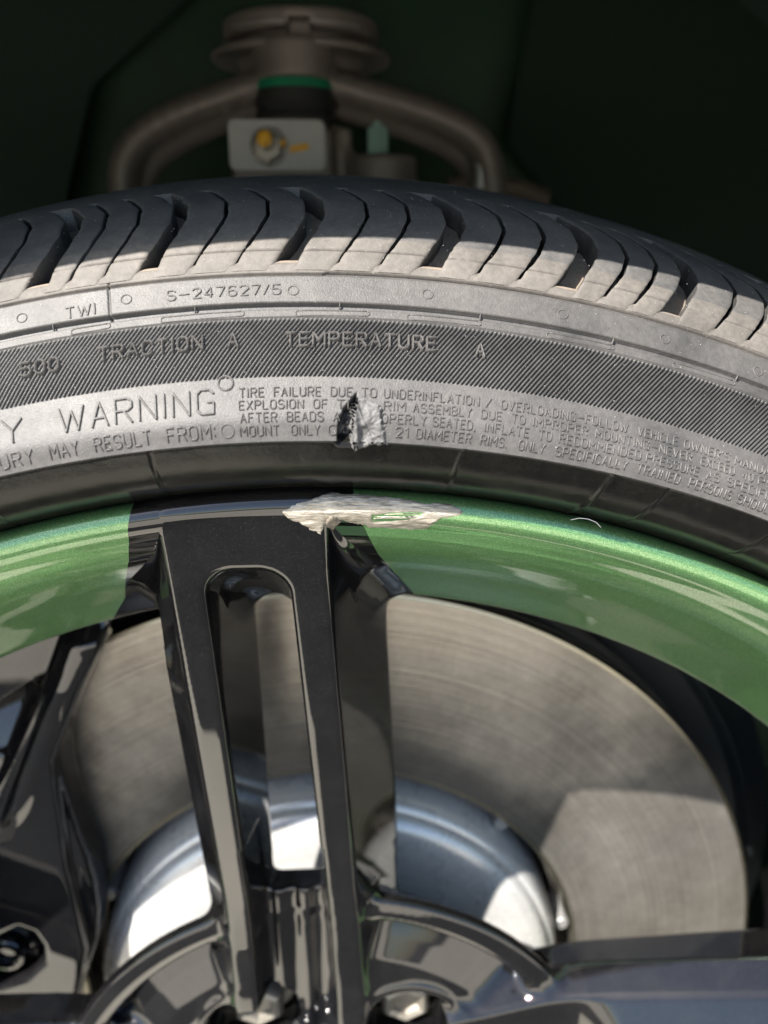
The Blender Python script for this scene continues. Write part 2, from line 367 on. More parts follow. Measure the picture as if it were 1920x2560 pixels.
def seam_h(th, s):      # mould seams across the ledge
    return -0.55*np.exp(-((th+7.36+0.0006*(s-36))/0.035)**2)*ss(31.2, 31.6, s)*(1-ss(46.5, 47, s))
def hbase(th, s):
    h = 0.45*ss(29.3, 29.6, s)*(1-ss(31.3, 31.9, s))-1.15*ss(31.3, 32.1, s)*(1-ss(33.0, 33.5, s))+0.30*ss(33.1, 33.5, s)*(1-ss(40.0, 40.4, s))
    jump = ss(1.0, 1.3, th)
    h = h-1.15*np.exp(-((s-(40.7+0.4*jump))/0.27)**2)-0.35*ss(41.2, 47, s)*0
    h = h-5.6*ss(43.0, 49.0, s)+seam_h(th, s)
    return h+0.06*vnoise(th*1.3, s*0.12, 3)
def hatch_region(th, s):
    end = 20.55+0.16*(29.3-s)
    return ss(14.6, 14.75, s)*(1-ss(29.0, 29.2, s))*(1-ss(end, end+0.1, th)*(1-ss(end+3.5, end+3.6, th)))
def hatch(th, s):
    a = np.radians(th)*319.0; ph = (a-(s-14.5)*0.69)/1.02
    f = ph-np.floor(ph); tri = 1-np.abs(f*2-1)
    return hatch_region(th, s)*(-0.62+0.72*ss(0.22, 0.66, tri))
def build_sidewall():
    th = np.arange(-24, 34.001, 0.034)
    s = np.concatenate([np.arange(0, 14.4, 0.26), np.arange(14.4, 29.6, 0.17), np.arange(29.6, 43, 0.22), np.arange(43, 86, 0.8)])
    T, S_ = np.meshgrid(th, s, indexing='ij')
    H = hbase(T, S_)+hatch(T, S_)
    a = np.radians(T)*304.0; cd = poly2(a, S_, CAV); cd = cd+0.35*fbm(a*1.1, S_*1.1, 20, 3)
    cav = ss(0.15, -0.25, cd); H = H*(1-cav)+cav*(-3.4-0.9*fbm(a*0.9, S_*0.5, 11, 3))
    V = on_tyre(T, S_, H).reshape(-1, 3); F = grid_faces(len(th), len(s))
    sm = S_.reshape(-1)[F[:, 0]]; tm = T.reshape(-1)[F[:, 0]]; cm = cav.reshape(-1)[F[:, 0]]
    mi = np.where((sm > 14.6) & (sm < 29.3), 1, np.where(sm > 40.4, 2, 0)); mi = np.where(sm > 43.5, 3, mi); mi = np.where(cm > 0.5, 4, mi)
    o = link('sidewall', mesh_np('sidewall', V, F, mi=mi), [M['sidewall'], M['hatch'], M['shoulder'], M['groove'], M['cavity']], TY)
    # the rest of the ring, coarser
    th = np.linspace(34, 336, 303); s = np.concatenate([np.linspace(0, 43, 60), np.linspace(43.6, 86, 30)])
    T, S_ = np.meshgrid(th, s, indexing='ij')
    V = on_tyre(T, S_, hbase(T*0+30, S_)).reshape(-1, 3); F = grid_faces(len(th), len(s)); sm = S_.reshape(-1)[F[:, 0]]
    mi = np.where((sm > 14.6) & (sm < 29.3), 1, np.where(sm > 40.4, 2, 0)); mi = np.where(sm > 43.5, 3, mi)
    link('sidewall', mesh_np('sidewall_rest', V, F, mi=mi), [M['sidewall'], M['hatch'], M['shoulder'], M['groove']], TY)
build_sidewall()
# strip between rim flange and lettered face, with the bead and a torn bite at the gouge
def build_strip():
    P = np.array([(9.0, 281.0), (6.0, 283.0), (3.0, 284.6), (-1.0, 286.6), (-4.5, 289.0), (-7.5, 292.0), (-9.8, 295.2), (-11.2, 298.0), (-12.0, 299.5), (-12.05, 300.0)])
    k = np.linspace(0, len(P)-1, 46); P = np.stack([np.interp(k, range(len(P)), P[:, 0]), np.interp(k, range(len(P)), P[:, 1])], 1)
    for _ in range(4): P[1:-2] = (P[:-3]+2*P[1:-2]+P[2:-1])/4
    for nm, th in (('flange_strip', np.arange(-24, 34.01, 0.08)), ('flange_strip', np.linspace(34, 336, 303))):
        a = np.radians(th); Y = np.tile(P[:, 0], (len(th), 1)); Rr = np.tile(P[:, 1], (len(th), 1)); j = np.arange(46)[None, :]/45
        tt = th[:, None]
        dent = np.zeros_like(Y)
        for c, w, d in ((-6.3, 0.05, 0.35), (6.9, 0.06, -0.3), (-14, .06, .3), (13.6, 0.06, -0.55), (16.3, 0.05, 0.3), (22, .05, .3)):
            dent += d*np.exp(-((tt-c-0.45*(j-0.5))/w)**2)*ss(0.05, 0.2, j)
        bite = ss(1.5, 1.85, tt)*(1-ss(2.5, 3.0, tt))*ss(0.80, 1.0, j)
        Y = Y+bite*3.4+dent*0.7+0.12*vnoise(tt*0.8+0*j, j*4, 9); Rr = Rr+dent*0.7+bite*0.8
        V = np.stack([np.sin(a)[:, None]*Rr, Y, np.cos(a)[:, None]*Rr], -1).reshape(-1, 3)*0.001
        o = link(nm, mesh_np(nm, V, grid_faces(len(th), 46)), M['strip'], TY)
build_strip()

# ---- curved tread blocks: boundaries are grooves and sipes
gs = np.array([38, 41.5, 44, 47, 53.5, 60.5, 70, 78.5, 84.0]); gt = np.array([-1.72, -1.42, -1.12, -0.85, -0.32, 0.0, -0.10, -0.70, -1.25])
def curve(s): return np.interp(s, gs, gt)
cuts = []            # (theta at mid, width deg, is main groove)
P3 = [(-9.5, 0.80, 1), (-7.80, 0.17, 0), (-6.42, 0.15, 0), (-5.02, 0.62, 1), (-2.92, 0.17, 0), (-1.25, 0.17, 0), (0.33, 0.78, 1), (2.74, 0.16, 0), (4.42, 0.17, 0), (6.02, 0.80, 1), (8.33, 0.19, 0), (10.02, 0.20, 0), (11.6, 0.86, 1), (13.65, 0.2, 0), (14.97, 0.2, 0), (16.2, 0.82, 1), (18.67, 0.2, 0), (20.2, 0.2, 0), (21.7, 0.82, 1)]
cuts += P3
t_ = 21.7
while t_ < 66: cuts += [(t_+2.3, 0.2, 0), (t_+3.9, 0.2, 0), (t_+5.5, 0.82, 1)]; t_ += 5.5
t_ = -9.5; L_ = []
while t_ > -60: L_ += [(t_-1.5, 0.17, 0), (t_-3.1, 0.17, 0), (t_-5.3, 0.7, 1)]; t_ -= 5.3
cuts = sorted(L_+cuts)
def build_blocks():
    S0, S1 = 41.5, 83.0
    s = np.concatenate([[S0, S0+0.25, S0+0.7], np.linspace(S0+1.6, 46.3, 7), [46.7, 47.0, 47.3, 47.8], np.linspace(48.8, S1, 34)])
    ns = len(s)
    for (ca, wa, ma), (cb, wb, mb) in zip(cuts[:-1], cuts[1:]):
        near = -26 < ca < 34
        nt_ = 15 if near else 6; sv = s if near else s[::3]; n = len(sv)
        fa = 1.0 if ma else 0.05+0.55*ss(S0+0.8, S0+2.0, sv)+0.40*ss(S0+4.5, S0+8.0, sv)      # sipes pinch out towards the shoulder
        fb = 1.0 if mb else 0.05+0.55*ss(S0+0.8, S0+2.0, sv)+0.40*ss(S0+4.5, S0+8.0, sv)
        # sipe fades near the shoulder foot
        wav = 0.035*vnoise(sv*0.9, sv*0+cb, 31) if near else 0
        lo = ca+curve(sv)+wa*(fa if not ma else 1.0); hi = cb+curve(sv)
        lo = lo+(0.05*vnoise(sv*0.8, sv*0+ca, 41) if near else 0)+(0.10*ss(50, 42, sv) if ma else 0); hi = hi+wav
        u = np.concatenate([[0, 0, 0.03], np.linspace(0.1, 0.9, nt_-6), [0.97, 1, 1]])
        T = lo[:, None]+(hi-lo)[:, None]*u[None, :]
        e = np.zeros(nt_); e[0] = e[-1] = -6.2; e[1] = e[-2] = -0.32; e[2] = e[-3] = -0.06
        H = np.tile(e, (n, 1)); Sg = np.tile(sv[:, None], (1, nt_))
        crown = -0.18*(2*u-1)**4
        e = e.copy()
        if not ma: e[1] = -0.12; e[2] = -0.02
        if not mb: e[-2] = -0.12; e[-3] = -0.02
        H = np.tile(e, (n, 1))
        inner = (e > -5)
        H = H+np.where(inner, crown+0.16, 0)-np.where(inner, 1, 0)*0.42*np.exp(-((Sg-47.0)/0.2)**2)*(0.4+0.6*(vnoise(T*0.9, Sg*0, 51)+0.5 > 0.25))
        H = H+np.where(inner, 0.10*vnoise(T*6, Sg*0.6, 61), 0)
        H[0, :] = np.where(inner, -0.35, -6.2)
        H[:, 0] = np.maximum(H[:, 0], -6.2)
        V = on_tyre(T, Sg, H).reshape(-1, 3)
        F = grid_faces(n, nt_); sm = Sg.reshape(-1)[F[:, 0]]; col = F[:, 0] % nt_
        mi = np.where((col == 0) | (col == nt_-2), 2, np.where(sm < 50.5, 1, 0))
        me = mesh_np('tread_block', V, F[:, ::-1], mi=mi, sharp=50)
        link('tread_block', me, [M['tread'], M['shoulder'], M['wall']], TY)
build_blocks()
def build_specks():
    n = 900; th = rng.uniform(-15, 24, n); s = rng.uniform(1, 95, n); z = hbase(th, s); z = np.where(s > 42, 0.2, z)
    th = np.where(s > 46, th, th); r_ = rng.uniform(0.03, 0.085, n)
    c = on_tyre(th, s, z+0.03); V = []; F = []
    o = np.array([(1, 0, 0), (0, 1, 0), (-1, 0, 0), (0, -1, 0), (0, 0, 1), (0, 0, -1)])
    V = (c[:, None, :]+o[None]*r_[:, None, None]*0.001).reshape(-1, 3)
    f = np.array([(0, 1, 4), (1, 2, 4), (2, 3, 4), (3, 0, 4), (1, 0, 5), (2, 1, 5), (3, 2, 5), (0, 3, 5)])
    F = (np.arange(n)[:, None, None]*6+f[None]).reshape(-1, 3)
    o_ = link('dust_grains', mesh_np('dust_grains', V, F, smooth=False), M['fibre']); tag(o_, 'pale dust grains scattered over the tyre tread and sidewall', 'dust', kind='stuff')
build_specks()
def build_rib():
    th = np.concatenate([np.arange(-30, 40, 0.12), np.arange(40, 330, 1.0)]); s = np.concatenate([[83.0, 83.02], np.linspace(83.3, 215, 150)])
    T, S_ = np.meshgrid(th, s, indexing='ij'); H = 0.10+0.1*vnoise(T*1.5, S_*0.2, 71)
    H = H-5.5*np.exp(-((S_-118)/4.0)**6)-5.5*np.exp(-((S_-160)/5)**6)
    for c in cuts:
        if abs(c[0]) < 40: H = H-1.6*np.exp(-((T-c[0]-0.9-(S_-104)*0.04)/0.10)**2)*ss(98, 99, S_)*(1-ss(103, 105, S_))*(1 if c[2] else 0.0)
    H[:, 0] = -5.5
    V = on_tyre(T, S_, H).reshape(-1, 3)
    link('tread_rib', mesh_np('tread_rib', V, grid_faces(len(th), len(s), True)), M['tread'], TY)
    # inner sidewall down to the inner bead
    lathe('inner_sidewall', [(0.2190, 0.3400), (0.232, 0.330), (0.240, 0.315), (0.242, 0.300), (0.236, 0.285), (0.222, 0.270)], M['strip'], TY)
build_rib()

# ---- raised lettering: a stroke alphabet swept as ridges over the sidewall
FONT = {'A': (4, "0,0 2,6 4,0|.8,2.1 3.2,2.1"), 'B': (4, "0,0 0,6 2.9,6 3.8,5.2 3.8,3.8 2.9,3.1 0,3.1|2.9,3.1 4,2.2 4,.9 3,0 0,0"), 'C': (4, "4,4.9 3.1,6 .9,6 0,5 0,1 .9,0 3.1,0 4,1.1"),
 'D': (4, "0,0 0,6 2.8,6 4,4.8 4,1.2 2.8,0 0,0"), 'E': (3.6, "3.6,6 0,6 0,0 3.6,0|0,3.1 3,3.1"), 'F': (3.6, "3.6,6 0,6 0,0|0,3.1 3,3.1"), 'G': (4, "4,5 3.1,6 .9,6 0,5 0,1 .9,0 4,0 4,2.9 2.5,2.9"),
 'H': (4, "0,0 0,6|4,0 4,6|0,3.1 4,3.1"), 'I': (0.4, ".2,0 .2,6"), 'J': (3.2, "3.2,6 3.2,1.2 2.4,0 .9,0 0,1"), 'L': (3.6, "0,6 0,0 3.6,0"), 'M': (4.8, "0,0 0,6 2.4,2.4 4.8,6 4.8,0"),
 'N': (4, "0,0 0,6 4,0 4,6"), 'O': (4, "1,0 0,1.1 0,4.9 1,6 3,6 4,4.9 4,1.1 3,0 1,0"), 'P': (4, "0,0 0,6 3,6 4,5.2 4,3.7 3,2.9 0,2.9"), 'R': (4, "0,0 0,6 3,6 4,5.2 4,3.8 3,3 0,3|2,3 4,0"),
 'S': (4, "4,5 3.1,6 .9,6 0,5 0,4 .9,3.1 3.1,3 4,2 4,1 3.1,0 .9,0 0,1"), 'T': (4, "0,6 4,6|2,6 2,0"), 'U': (4, "0,6 0,1.1 1,0 3,0 4,1.1 4,6"), 'V': (4, "0,6 2,0 4,6"), 'W': (6, "0,6 1.5,0 3,5 4.5,0 6,6"),
 'X': (4, "0,0 4,6|0,6 4,0"), 'Y': (4, "0,6 2,3 4,6|2,3 2,0"), '0': (3.6, "1,0 0,1.2 0,4.8 1,6 2.6,6 3.6,4.8 3.6,1.2 2.6,0 1,0"), '1': (1.6, "0,4.8 1.6,6 1.6,0"), '2': (4, "0,5 .9,6 3.1,6 4,5 4,3.9 0,0 4,0"),
 '4': (4, "3,0 3,6 0,1.8 4,1.8"), '5': (4, "3.8,6 .3,6 .1,3.3 2.9,3.6 4,2.6 4,1 3,0 .9,0 0,.9"), '6': (4, "3.6,5.6 2.6,6 1,6 0,4.8 0,1.1 1,0 3,0 4,1 4,2.4 3,3.4 0,3.2"), '7': (4, "0,6 4,6 1.4,0"),
 '/': (2.4, "0,0 2.4,6"), '-': (5, "0,3 5,3"), ':': (0.4, ".2,1 .2,1.7|.2,4.1 .2,4.8"), ',': (0.6, ".5,.8 0,-1"), '.': (0.4, ".2,0 .2,.5"), "'": (0.4, ".2,6 .2,4.6"), ' ': (2, "")}

WORDS = [('500',-10.97,-9.44,21.21,21.03,3.28),('TRACTION',-7.82,-3.68,21.57,21.90,3.35),('A',-2.65,-2.28,21.90,21.90,3.34),('TEMPERATURE',-0.39,5.64,21.75,22.05,3.34),('A',7.30,7.65,21.90,21.75,3.18),('WARNING',-9.59,-3.32,6.51,6.71,5.57),('TY',-13.22,-11.14,7.10,6.32,5.37),('INJURY',-13.48,-10.88,1.71,1.71,2.86),('MAY',-10.17,-8.99,1.71,1.71,2.29),('RESULT',-8.30,-5.99,1.71,1.71,2.29),('FROM:',-5.30,-3.34,1.71,1.71,2.86),('TIRE',-2.27,-1.29,10.01,10.01,1.98),('FAILURE',-0.87,1.01,10.01,10.01,2.08),('DUE',1.43,2.28,9.62,9.62,1.99),('TO',2.68,3.28,10.01,10.01,2.08),('UNDERINFLATION',3.60,7.53,10.01,10.57,1.98),('/',7.84,8.05,10.76,10.76,2.17),('OVERLOADING-FOLLOW',8.49,14.02,10.01,11.14,2.08),('VEHICLE',14.51,16.34,10.76,10.57,2.08),("OWNER'S",16.67,18.85,10.57,10.95,2.17),('MANUAL',19.13,21.16,10.76,11.33,2.08),('EXPLOSION',-2.29,0.30,7.29,7.10,1.94),('OF',0.73,1.27,7.10,7.10,1.94),('TI',1.67,2.15,7.10,7.10,1.94),('RIM',3.61,4.48,7.10,7.29,2.04),('ASSEMBLY',4.82,7.24,7.10,7.29,2.14),('DUE',7.67,8.52,7.49,7.29,2.04),('TO',8.97,9.53,7.29,7.10,2.04),('IMPROPER',9.90,12.27,7.29,7.68,2.04),('MOUNTING-NEVER',12.65,17.08,7.49,7.87,2.04),('EXCEED',17.53,19.16,7.68,8.07,1.94),('40',19.58,20.10,7.87,8.26,1.94),('PSI',20.38,21.27,8.07,8.65,2.12),('AFTER',-2.25,-0.79,4.76,4.57,1.65),('BEADS',-0.36,1.11,4.57,4.57,1.75),('A',1.54,1.80,4.57,4.57,1.75),('OPERLY',3.53,5.37,4.57,4.57,1.85),('SEATED,',5.66,7.43,4.57,4.57,1.75),('INFLATE',7.85,9.73,4.57,4.57,1.75),('TO',10.18,10.73,4.57,4.57,1.94),('RECOMMENDED',11.09,14.75,4.57,4.76,2.04),('PRESSURE',15.03,17.50,4.96,4.96,2.04),('AS',17.89,18.51,4.96,5.15,2.24),('SPECIFIED',18.92,21.60,4.96,6.32,2.14),('MOUNT',-2.30,-0.72,2.29,1.71,1.43),('ONLY',-0.19,0.96,1.71,1.71,2.29),('O',1.35,1.66,1.71,1.71,1.71),('21',4.13,4.64,1.71,1.71,1.71),('DIAMETER',5.01,7.32,1.71,1.71,1.71),('RIMS.',7.75,8.85,2.29,1.71,2.00),('ONLY',9.40,10.53,2.29,2.29,1.71),('SPECIFICALLY',11.03,14.27,1.71,2.29,2.00),('TRAINED',14.75,16.76,1.71,2.29,1.71),('PERSONS',17.23,19.31,1.71,2.29,2.00),('SHOULD',19.63,21.59,2.29,2.86,1.71),('TWI',-9.09,-7.93,34.00,34.17,2.72),('S-247627/5',-5.06,-0.61,35.23,35.40,2.46)]
def ridge_mesh(segs, w, h, hb=0.0):
    """segs: list of ((th,s),(th,s)); w, h in mm; half-round ridge on the tyre surface"""
    V = []; F = []
    for (a, b) in segs:
        a = np.array(a, float); b = np.array(b, float); k = np.radians(1)*(318.0)
        d = (b-a)*np.array([k, 1]); L = np.hypot(*d)
        if L < 1e-6: continue
        d /= L; nrm = np.array([-d[1], d[0]])
        m = max(1, int(L/1.2)); ts_ = np.linspace(0, 1, m+1)
        rows = [(-w*0.35/L, 0.0)]+[(t, 1.0) for t in ts_]+[(1+w*0.35/L, 0.0)]
        base = len(V)
        for t, hh in rows:
            c = a+(b-a)*t
            for o, z in ((-0.5, -0.25), (-0.30, 0.8), (0, 1.0), (0.30, 0.8), (0.5, -0.25)):
                oo = o*(0.5 if hh == 0 else 1)*w*nrm/np.array([k, 1])
                V.append((c[0]+oo[0], c[1]+oo[1], hb+(z*h if hh else -0.1)))
        for i in range(len(rows)-1):
            for q in range(4): p = base+i*5+q; F.append((p, p+5, p+6, p+1))
    V = np.array(V); P = on_tyre(V[:, 0], V[:, 1], V[:, 2]+hbase(V[:, 0], V[:, 1])*(np.abs(V[:, 1]-40.7) > 1))
    return P, np.array(F)
def word(txt, t0, t1, s0, s1, cap):
    adv = 0; strokes = []
    for ch in txt:
        wd, st = FONT[ch]
        for pl in st.split('|'):
            if not pl: continue
            q = [tuple(float(v) for v in p.split(',')) for p in pl.split()]
            strokes += [((adv+a[0], a[1]), (adv+b[0], b[1])) for a, b in zip(q[:-1], q[1:])]
        adv += wd+1.9
    W = max(adv-1.9, 0.5); f = lambda p: (t0+(t1-t0)*p[0]/W, s0+(s1-s0)*p[0]/W+cap*p[1]/6)
    big = cap > 5; hatchz = 20 < s0 < 26
    w = 0.62 if big else (0.66 if hatchz else 0.155*cap+0.03); h = 0.48 if big else (0.80 if hatchz else 0.32)
    V, F = ridge_mesh([(f(a), f(b)) for a, b in strokes], w, h, 0.12 if hatchz else 0)
    o = link('raised_word', mesh_np('raised_word', V, F, sharp=60), M['letter'], TY)
    o['label'] = 'raised rubber lettering reading %s' % txt
for wd in WORDS:
    s0, s1, cp = wd[3], wd[4], wd[5]
    if s0 < 3: s0, s1, cp = (1.35, 1.35, 2.9) if wd[1] < -2.5 else (1.45, 1.45, 2.05)
    elif s0 < 6: s0 = s1 = 4.35; cp = 2.0
    elif wd[1] > -3 and s0 < 9: s0 = s1 = 7.2; cp = 2.0
    elif wd[1] > -3 and s0 < 12: s0 = s1 = 10.05; cp = 2.05
    word(wd[0], wd[1], wd[2], s0, s1, cp)
def ring(th, s, r, w, h):
    k = np.radians(1)*318; p = [(th+r*math.cos(a)/k, s+r*math.sin(a)) for a in np.linspace(0, 2*np.pi, 21)]
    V, F = ridge_mesh(list(zip(p[:-1], p[1:])), w, h); link('mould_ring', mesh_np('mould_ring', V, F), M['letter'], TY)
for th, s, r, w, h in ((-2.82, 13.6, 1.65, 0.6, 0.35), (-2.82, 2.7, 1.45, 0.35, 0.2), (-10.86, 36.4, 1.1, 0.3, 0.2), (-6.68, 36.8, 1.15, 0.3, 0.2), (-0.1, 36.3, 1.15, 0.3, 0.2), (5.26, 36.8, 1.15, 0.3, 0.2), (10.86, 36.6, 1.15, .3, .2), (15.35, 36.6, 1.15, .3, .2), (19.75, 36.3, 1.15, .3, .2)):
    ring(th, s, r, w, h)
for th in (-9.69, -4.02, 1.73, 7.44, 13.12, 18.85, 24.6):
    V, F = ridge_mesh([((th, 31.9), (th+0.02, 33.3))], 0.30, 0.45); link('mould_tick', mesh_np('mould_tick', V, F), M['letter'], TY)
for a, b in ((-8.9, -7.35), (-5.32, -2.05), (0.0, 2.93), (4.46, 7.46), (10.23, 13.14), (15.8, 18.7)):
    P = [(a, 29.7), (b-0.1, 29.9), (b, 30.2), (b, 30.9), (b-0.1, 31.15), (a+0.1, 31.0), (a, 30.7), (a, 29.7)]
    V, F = ridge_mesh(list(zip(P[:-1], P[1:])), 0.28, 0.22); link('wear_bar_outline', mesh_np('wear_bar_outline', V, F), M['letter'], TY)

# ================================================================ WHEEL
WH = thing('alloy_wheel', 'gloss black and green alloy wheel with a kerb scrape on its rim edge', 'wheel')
RIMP = np.array([(11.0, 279.5), (7.5, 282.6), (5.4, 283.7), (3.6, 284.0), (1.9, 283.5), (0.6, 282.3), (-0.2, 280.6), (-0.4, 279.0), (0.3, 277.2), (2.4, 274.7), (5.2, 270.6), (8.4, 266.6), (11.2, 263.6), (13.0, 261.9), (15.4, 259.5), (18.5, 256.6), (22.5, 253.1), (27.0, 249.0), (32.0, 244.2), (36.4, 240.0), (37.6, 239.2), (38.6, 239.2), (40.0, 240.0)])
def smooth_poly(P, n, it=3):
    d = np.concatenate([[0], np.cumsum(np.hypot(*np.diff(P, axis=0).T))]); k = np.linspace(0, d[-1], n)
    Q = np.stack([np.interp(k, d, P[:, 0]), np.interp(k, d, P[:, 1])], 1)
    for _ in range(it): Q[1:-1] = (Q[:-2]+2*Q[1:-1]+Q[2:])/4
    return Q
RP = smooth_poly(RIMP, 90, 6)
SPOKES = [0, 76, 138.5, 211.5, 288.0]
def bl(r): return np.interp(r, [240.5, 250, 259.6, 267.7, 275, 283.7], [-14.6, -12.3, -10.9, -9.74, -9.0, -8.35])
def br(r): return np.interp(r, [240.5, 253.5, 262.9, 269.8, 277, 283.7], [7.4, 5.4, 4.15, 3.5, 2.9, 2.5])
def build_rim():
    n1, n2 = 60, 300
    def sheet(lo, hi, n):
        u = np.linspace(0, 1, n); T = lo[None, :]+(hi-lo)[None, :]*u[:, None]; a = np.radians(T)
        V = np.stack([np.sin(a)*RP[:, 1], np.tile(RP[:, 0], (n, 1)), np.cos(a)*RP[:, 1]], -1).reshape(-1, 3)*0.001
        return V, grid_faces(n, len(RP))
    r = RP[:, 1]
    for i, c in enumerate(SPOKES):
        nx = SPOKES[(i+1) % 5]+(360 if i == 4 else 0)
        V, F = sheet(c+bl(r), c+br(r), n1); link('black_rim_section', mesh_np('black_rim_section', V, F), M['black'], WH)
        # green panels stand a paint film's step proud
        V, F = sheet(c+br(r)+0.0, nx+bl(r), n2); link('green_rim_section', mesh_np('green_rim_section', V, F), M['green'], WH)
build_rim()
lathe('barrel', [(0.0398, 0.2399), (0.050, 0.2425), (0.062, 0.247), (0.12, 0.249), (0.20, 0.250), (0.225, 0.258)], M['black'], WH)
rimlook_r = None
RPOLY = [(-60, 300)]
def rim_sdf(R2, w):
    P = [(p[0], p[1]) for p in RP[4:]]+[(46, 246), (60, 251), (60, 292), (3, 292)]
    P = [(q[0]+0.0, q[1]) for q in P]
    return poly2(w, R2, P)
_rw = ax(-6, 92, 0.5); _rr = ax(60, 300, 0.5); _G = None
def rim_lookup(Rv, w):
    global _G
    if _G is None:
        A, B = np.meshgrid(_rr, _rw, indexing='ij'); _G = rim_sdf(A, B).astype(np.float32)
    i = np.clip((Rv-_rr[0])/0.5, 0, len(_rr)-1.01); j = np.clip((w-_rw[0])/0.5, 0, len(_rw)-1.01)
    i0 = i.astype(np.int32); j0 = j.astype(np.int32); fi = i-i0; fj = j-j0
    return (_G[i0, j0]*(1-fi)+_G[i0+1, j0]*fi)*(1-fj)+(_G[i0, j0+1]*(1-fi)+_G[i0+1, j0+1]*fi)*fj
def spokeF(u, v, w, var=0):
    yf = np.where(v < 278.5, 0.222*(278.5-v), 0)-0.35+0.35*np.clip((270-v)/40, 0, 1)
    yf = smin(yf, 38.5+0*yf, 4.0)
    lo = -34.8+0*v; ro = 5.2+np.clip(262-v, 0, 200)*0.0437
    if var:
        e = (u-lo) if var == 1 else (ro-u)
        yf = yf-0.75*np.clip(e, 0, 26)*ss(104, 124, v)*(1-ss(240, 262, v))+0.5*0
    dw = w-yf; dp = np.maximum(dw, 0)
    flare = 0.42*dp; flL = np.where(dp < 12, 0.46*dp, 5.5-0.30*(dp-12)) if var else np.clip((268-v)/45, 0, 1)*np.where(dp < 11, 0.34*dp, 3.7)+np.where(dp < 11, 0.42*dp, 4.6-0.30*(dp-11)); flR = np.where(dp < 9, 0.6*dp, 5.4-0.30*(dp-9)) if var == 2 else (0.48+0.20*np.clip((255-v)/130, 0, 1))*dp
    foot = np.clip((v-215)/60, 0, 1)**2*np.clip(dp/20, 0, 1)*5
    dL = ((lo-flL-foot)-u)*0.92; dR = (u-(ro+flR+foot))*0.92
    D = np.interp(v.ravel() if v.ndim else v, [80, 130, 200, 250, 290], [24, 27, 31, 34, 36]).reshape(v.shape)
    front = -dw*0.978; back = (dw-D)*0.978
    S = smax(smax(front, dL, 1.7), smax(front, dR, 1.7), 0.3); S = smax(S, back, 3)
    uL = -26.3+0.25*dp; uR = -4.6+np.clip(262-v, 0, 200)*0.037-0.03*dp
    c = (uL+uR)/2; hw = (uR-uL)/2; vt = 262.3-0.5*dp; rho = 8.0
    a = np.abs(u-c)-hw+rho; b = v-vt+rho
    sl = np.minimum(np.maximum(a, b), 0)+np.sqrt(np.maximum(a, 0)**2+np.maximum(b, 0)**2)-rho
    rib = 0.8*np.cos((u+13)*0.62)
    shallow = smax(smax(sl, dw-14-rib, 3), 30-v, 4); sl = np.minimum(smax(sl, 107-v, 4), shallow)
    if not var: S = smax(S, -sl, 2.2)
    Rv = np.sqrt(u*u+v*v)
    S = smax(S, Rv-283.6, 4.5)
    return S, dw, (shallow if not var else None)
def hubF(x, z, w):
    Rv = np.sqrt(x*x+z*z)
    P = [(68, 88), (64, 92), (53, 102), (46.5, 109.5), (44.4, 108.8), (43.6, 104.5), (44.6, 101.5), (54, 100), (55, 97.5), (50, 88.5), (45.5, 80), (44.8, 73), (44.5, 40), (39, 34), (39, 0), (39, -50), (75, -50), (75, 84), (70, 88)]
    H = poly2(w, Rv, P)-1.3
    for k in range(5):
        a = math.radians(37.5+72*k); cx, cz = 52*math.sin(a), 52*math.cos(a)
        d = np.sqrt((x-cx)**2+(z-cz)**2)
        boss = np.maximum(d-22.5, 43.0-w); boss = np.maximum(boss, w-72)
        H = smin(H, boss, 4)
        pk = np.maximum(d-18.5+(w-43)*0.12, w-66); H = np.maximum(np.maximum(H, -pk), (-pk+(43.0-w))*0.7071+1.0)
    return H
VAR = [0, 1, 0, 0, 2]
def spoke_mesh(var):
    h = 0.6
    U, V_, W_ = ax(-78, 52, h), ax(98, 288, h), ax(-3, 84, h)
    u, v, w = U[:, None, None], V_[None, :, None], W_[None, None, :]
    u, v, w = np.broadcast_arrays(u, v, w)
    S, dw, sh = spokeF(u, v, w, var)
    Rv = np.sqrt(u*u+v*v); rim = rim_lookup(Rv, w)+0.12
    k = 0.6+9.0*np.clip((dw-1.5)/11, 0, 1)*np.clip((Rv-190)/40, 0, 1)
    F = smin(S, rim, k)
    nb = 82; hub = hubF(u[:, :nb], v[:, :nb], w[:, :nb]); F[:, :nb] = smin(F[:, :nb], hub, 5.0)
    if sh is not None: F[:, :nb] = smax(F[:, :nb], -sh[:, :nb], 2.2)
    keep = ((rim-F) > 0.02)[:-1, :-1, :-1] & (Rv > 119)[:-1, :-1, :-1]
    V, Q = nets(F, (-78, 98, -3), h, keep)
    N = grad_normals(F, V, (-78, 98, -3), h)[:, [0, 2, 1]]
    V = np.stack([V[:, 0], V[:, 2], V[:, 1]], 1)*0.001
    me = mesh_np('spoke', V, Q[:, ::-1]); me.materials.append(M['black'])
    me.normals_split_custom_set_from_vertices(N)
    return me
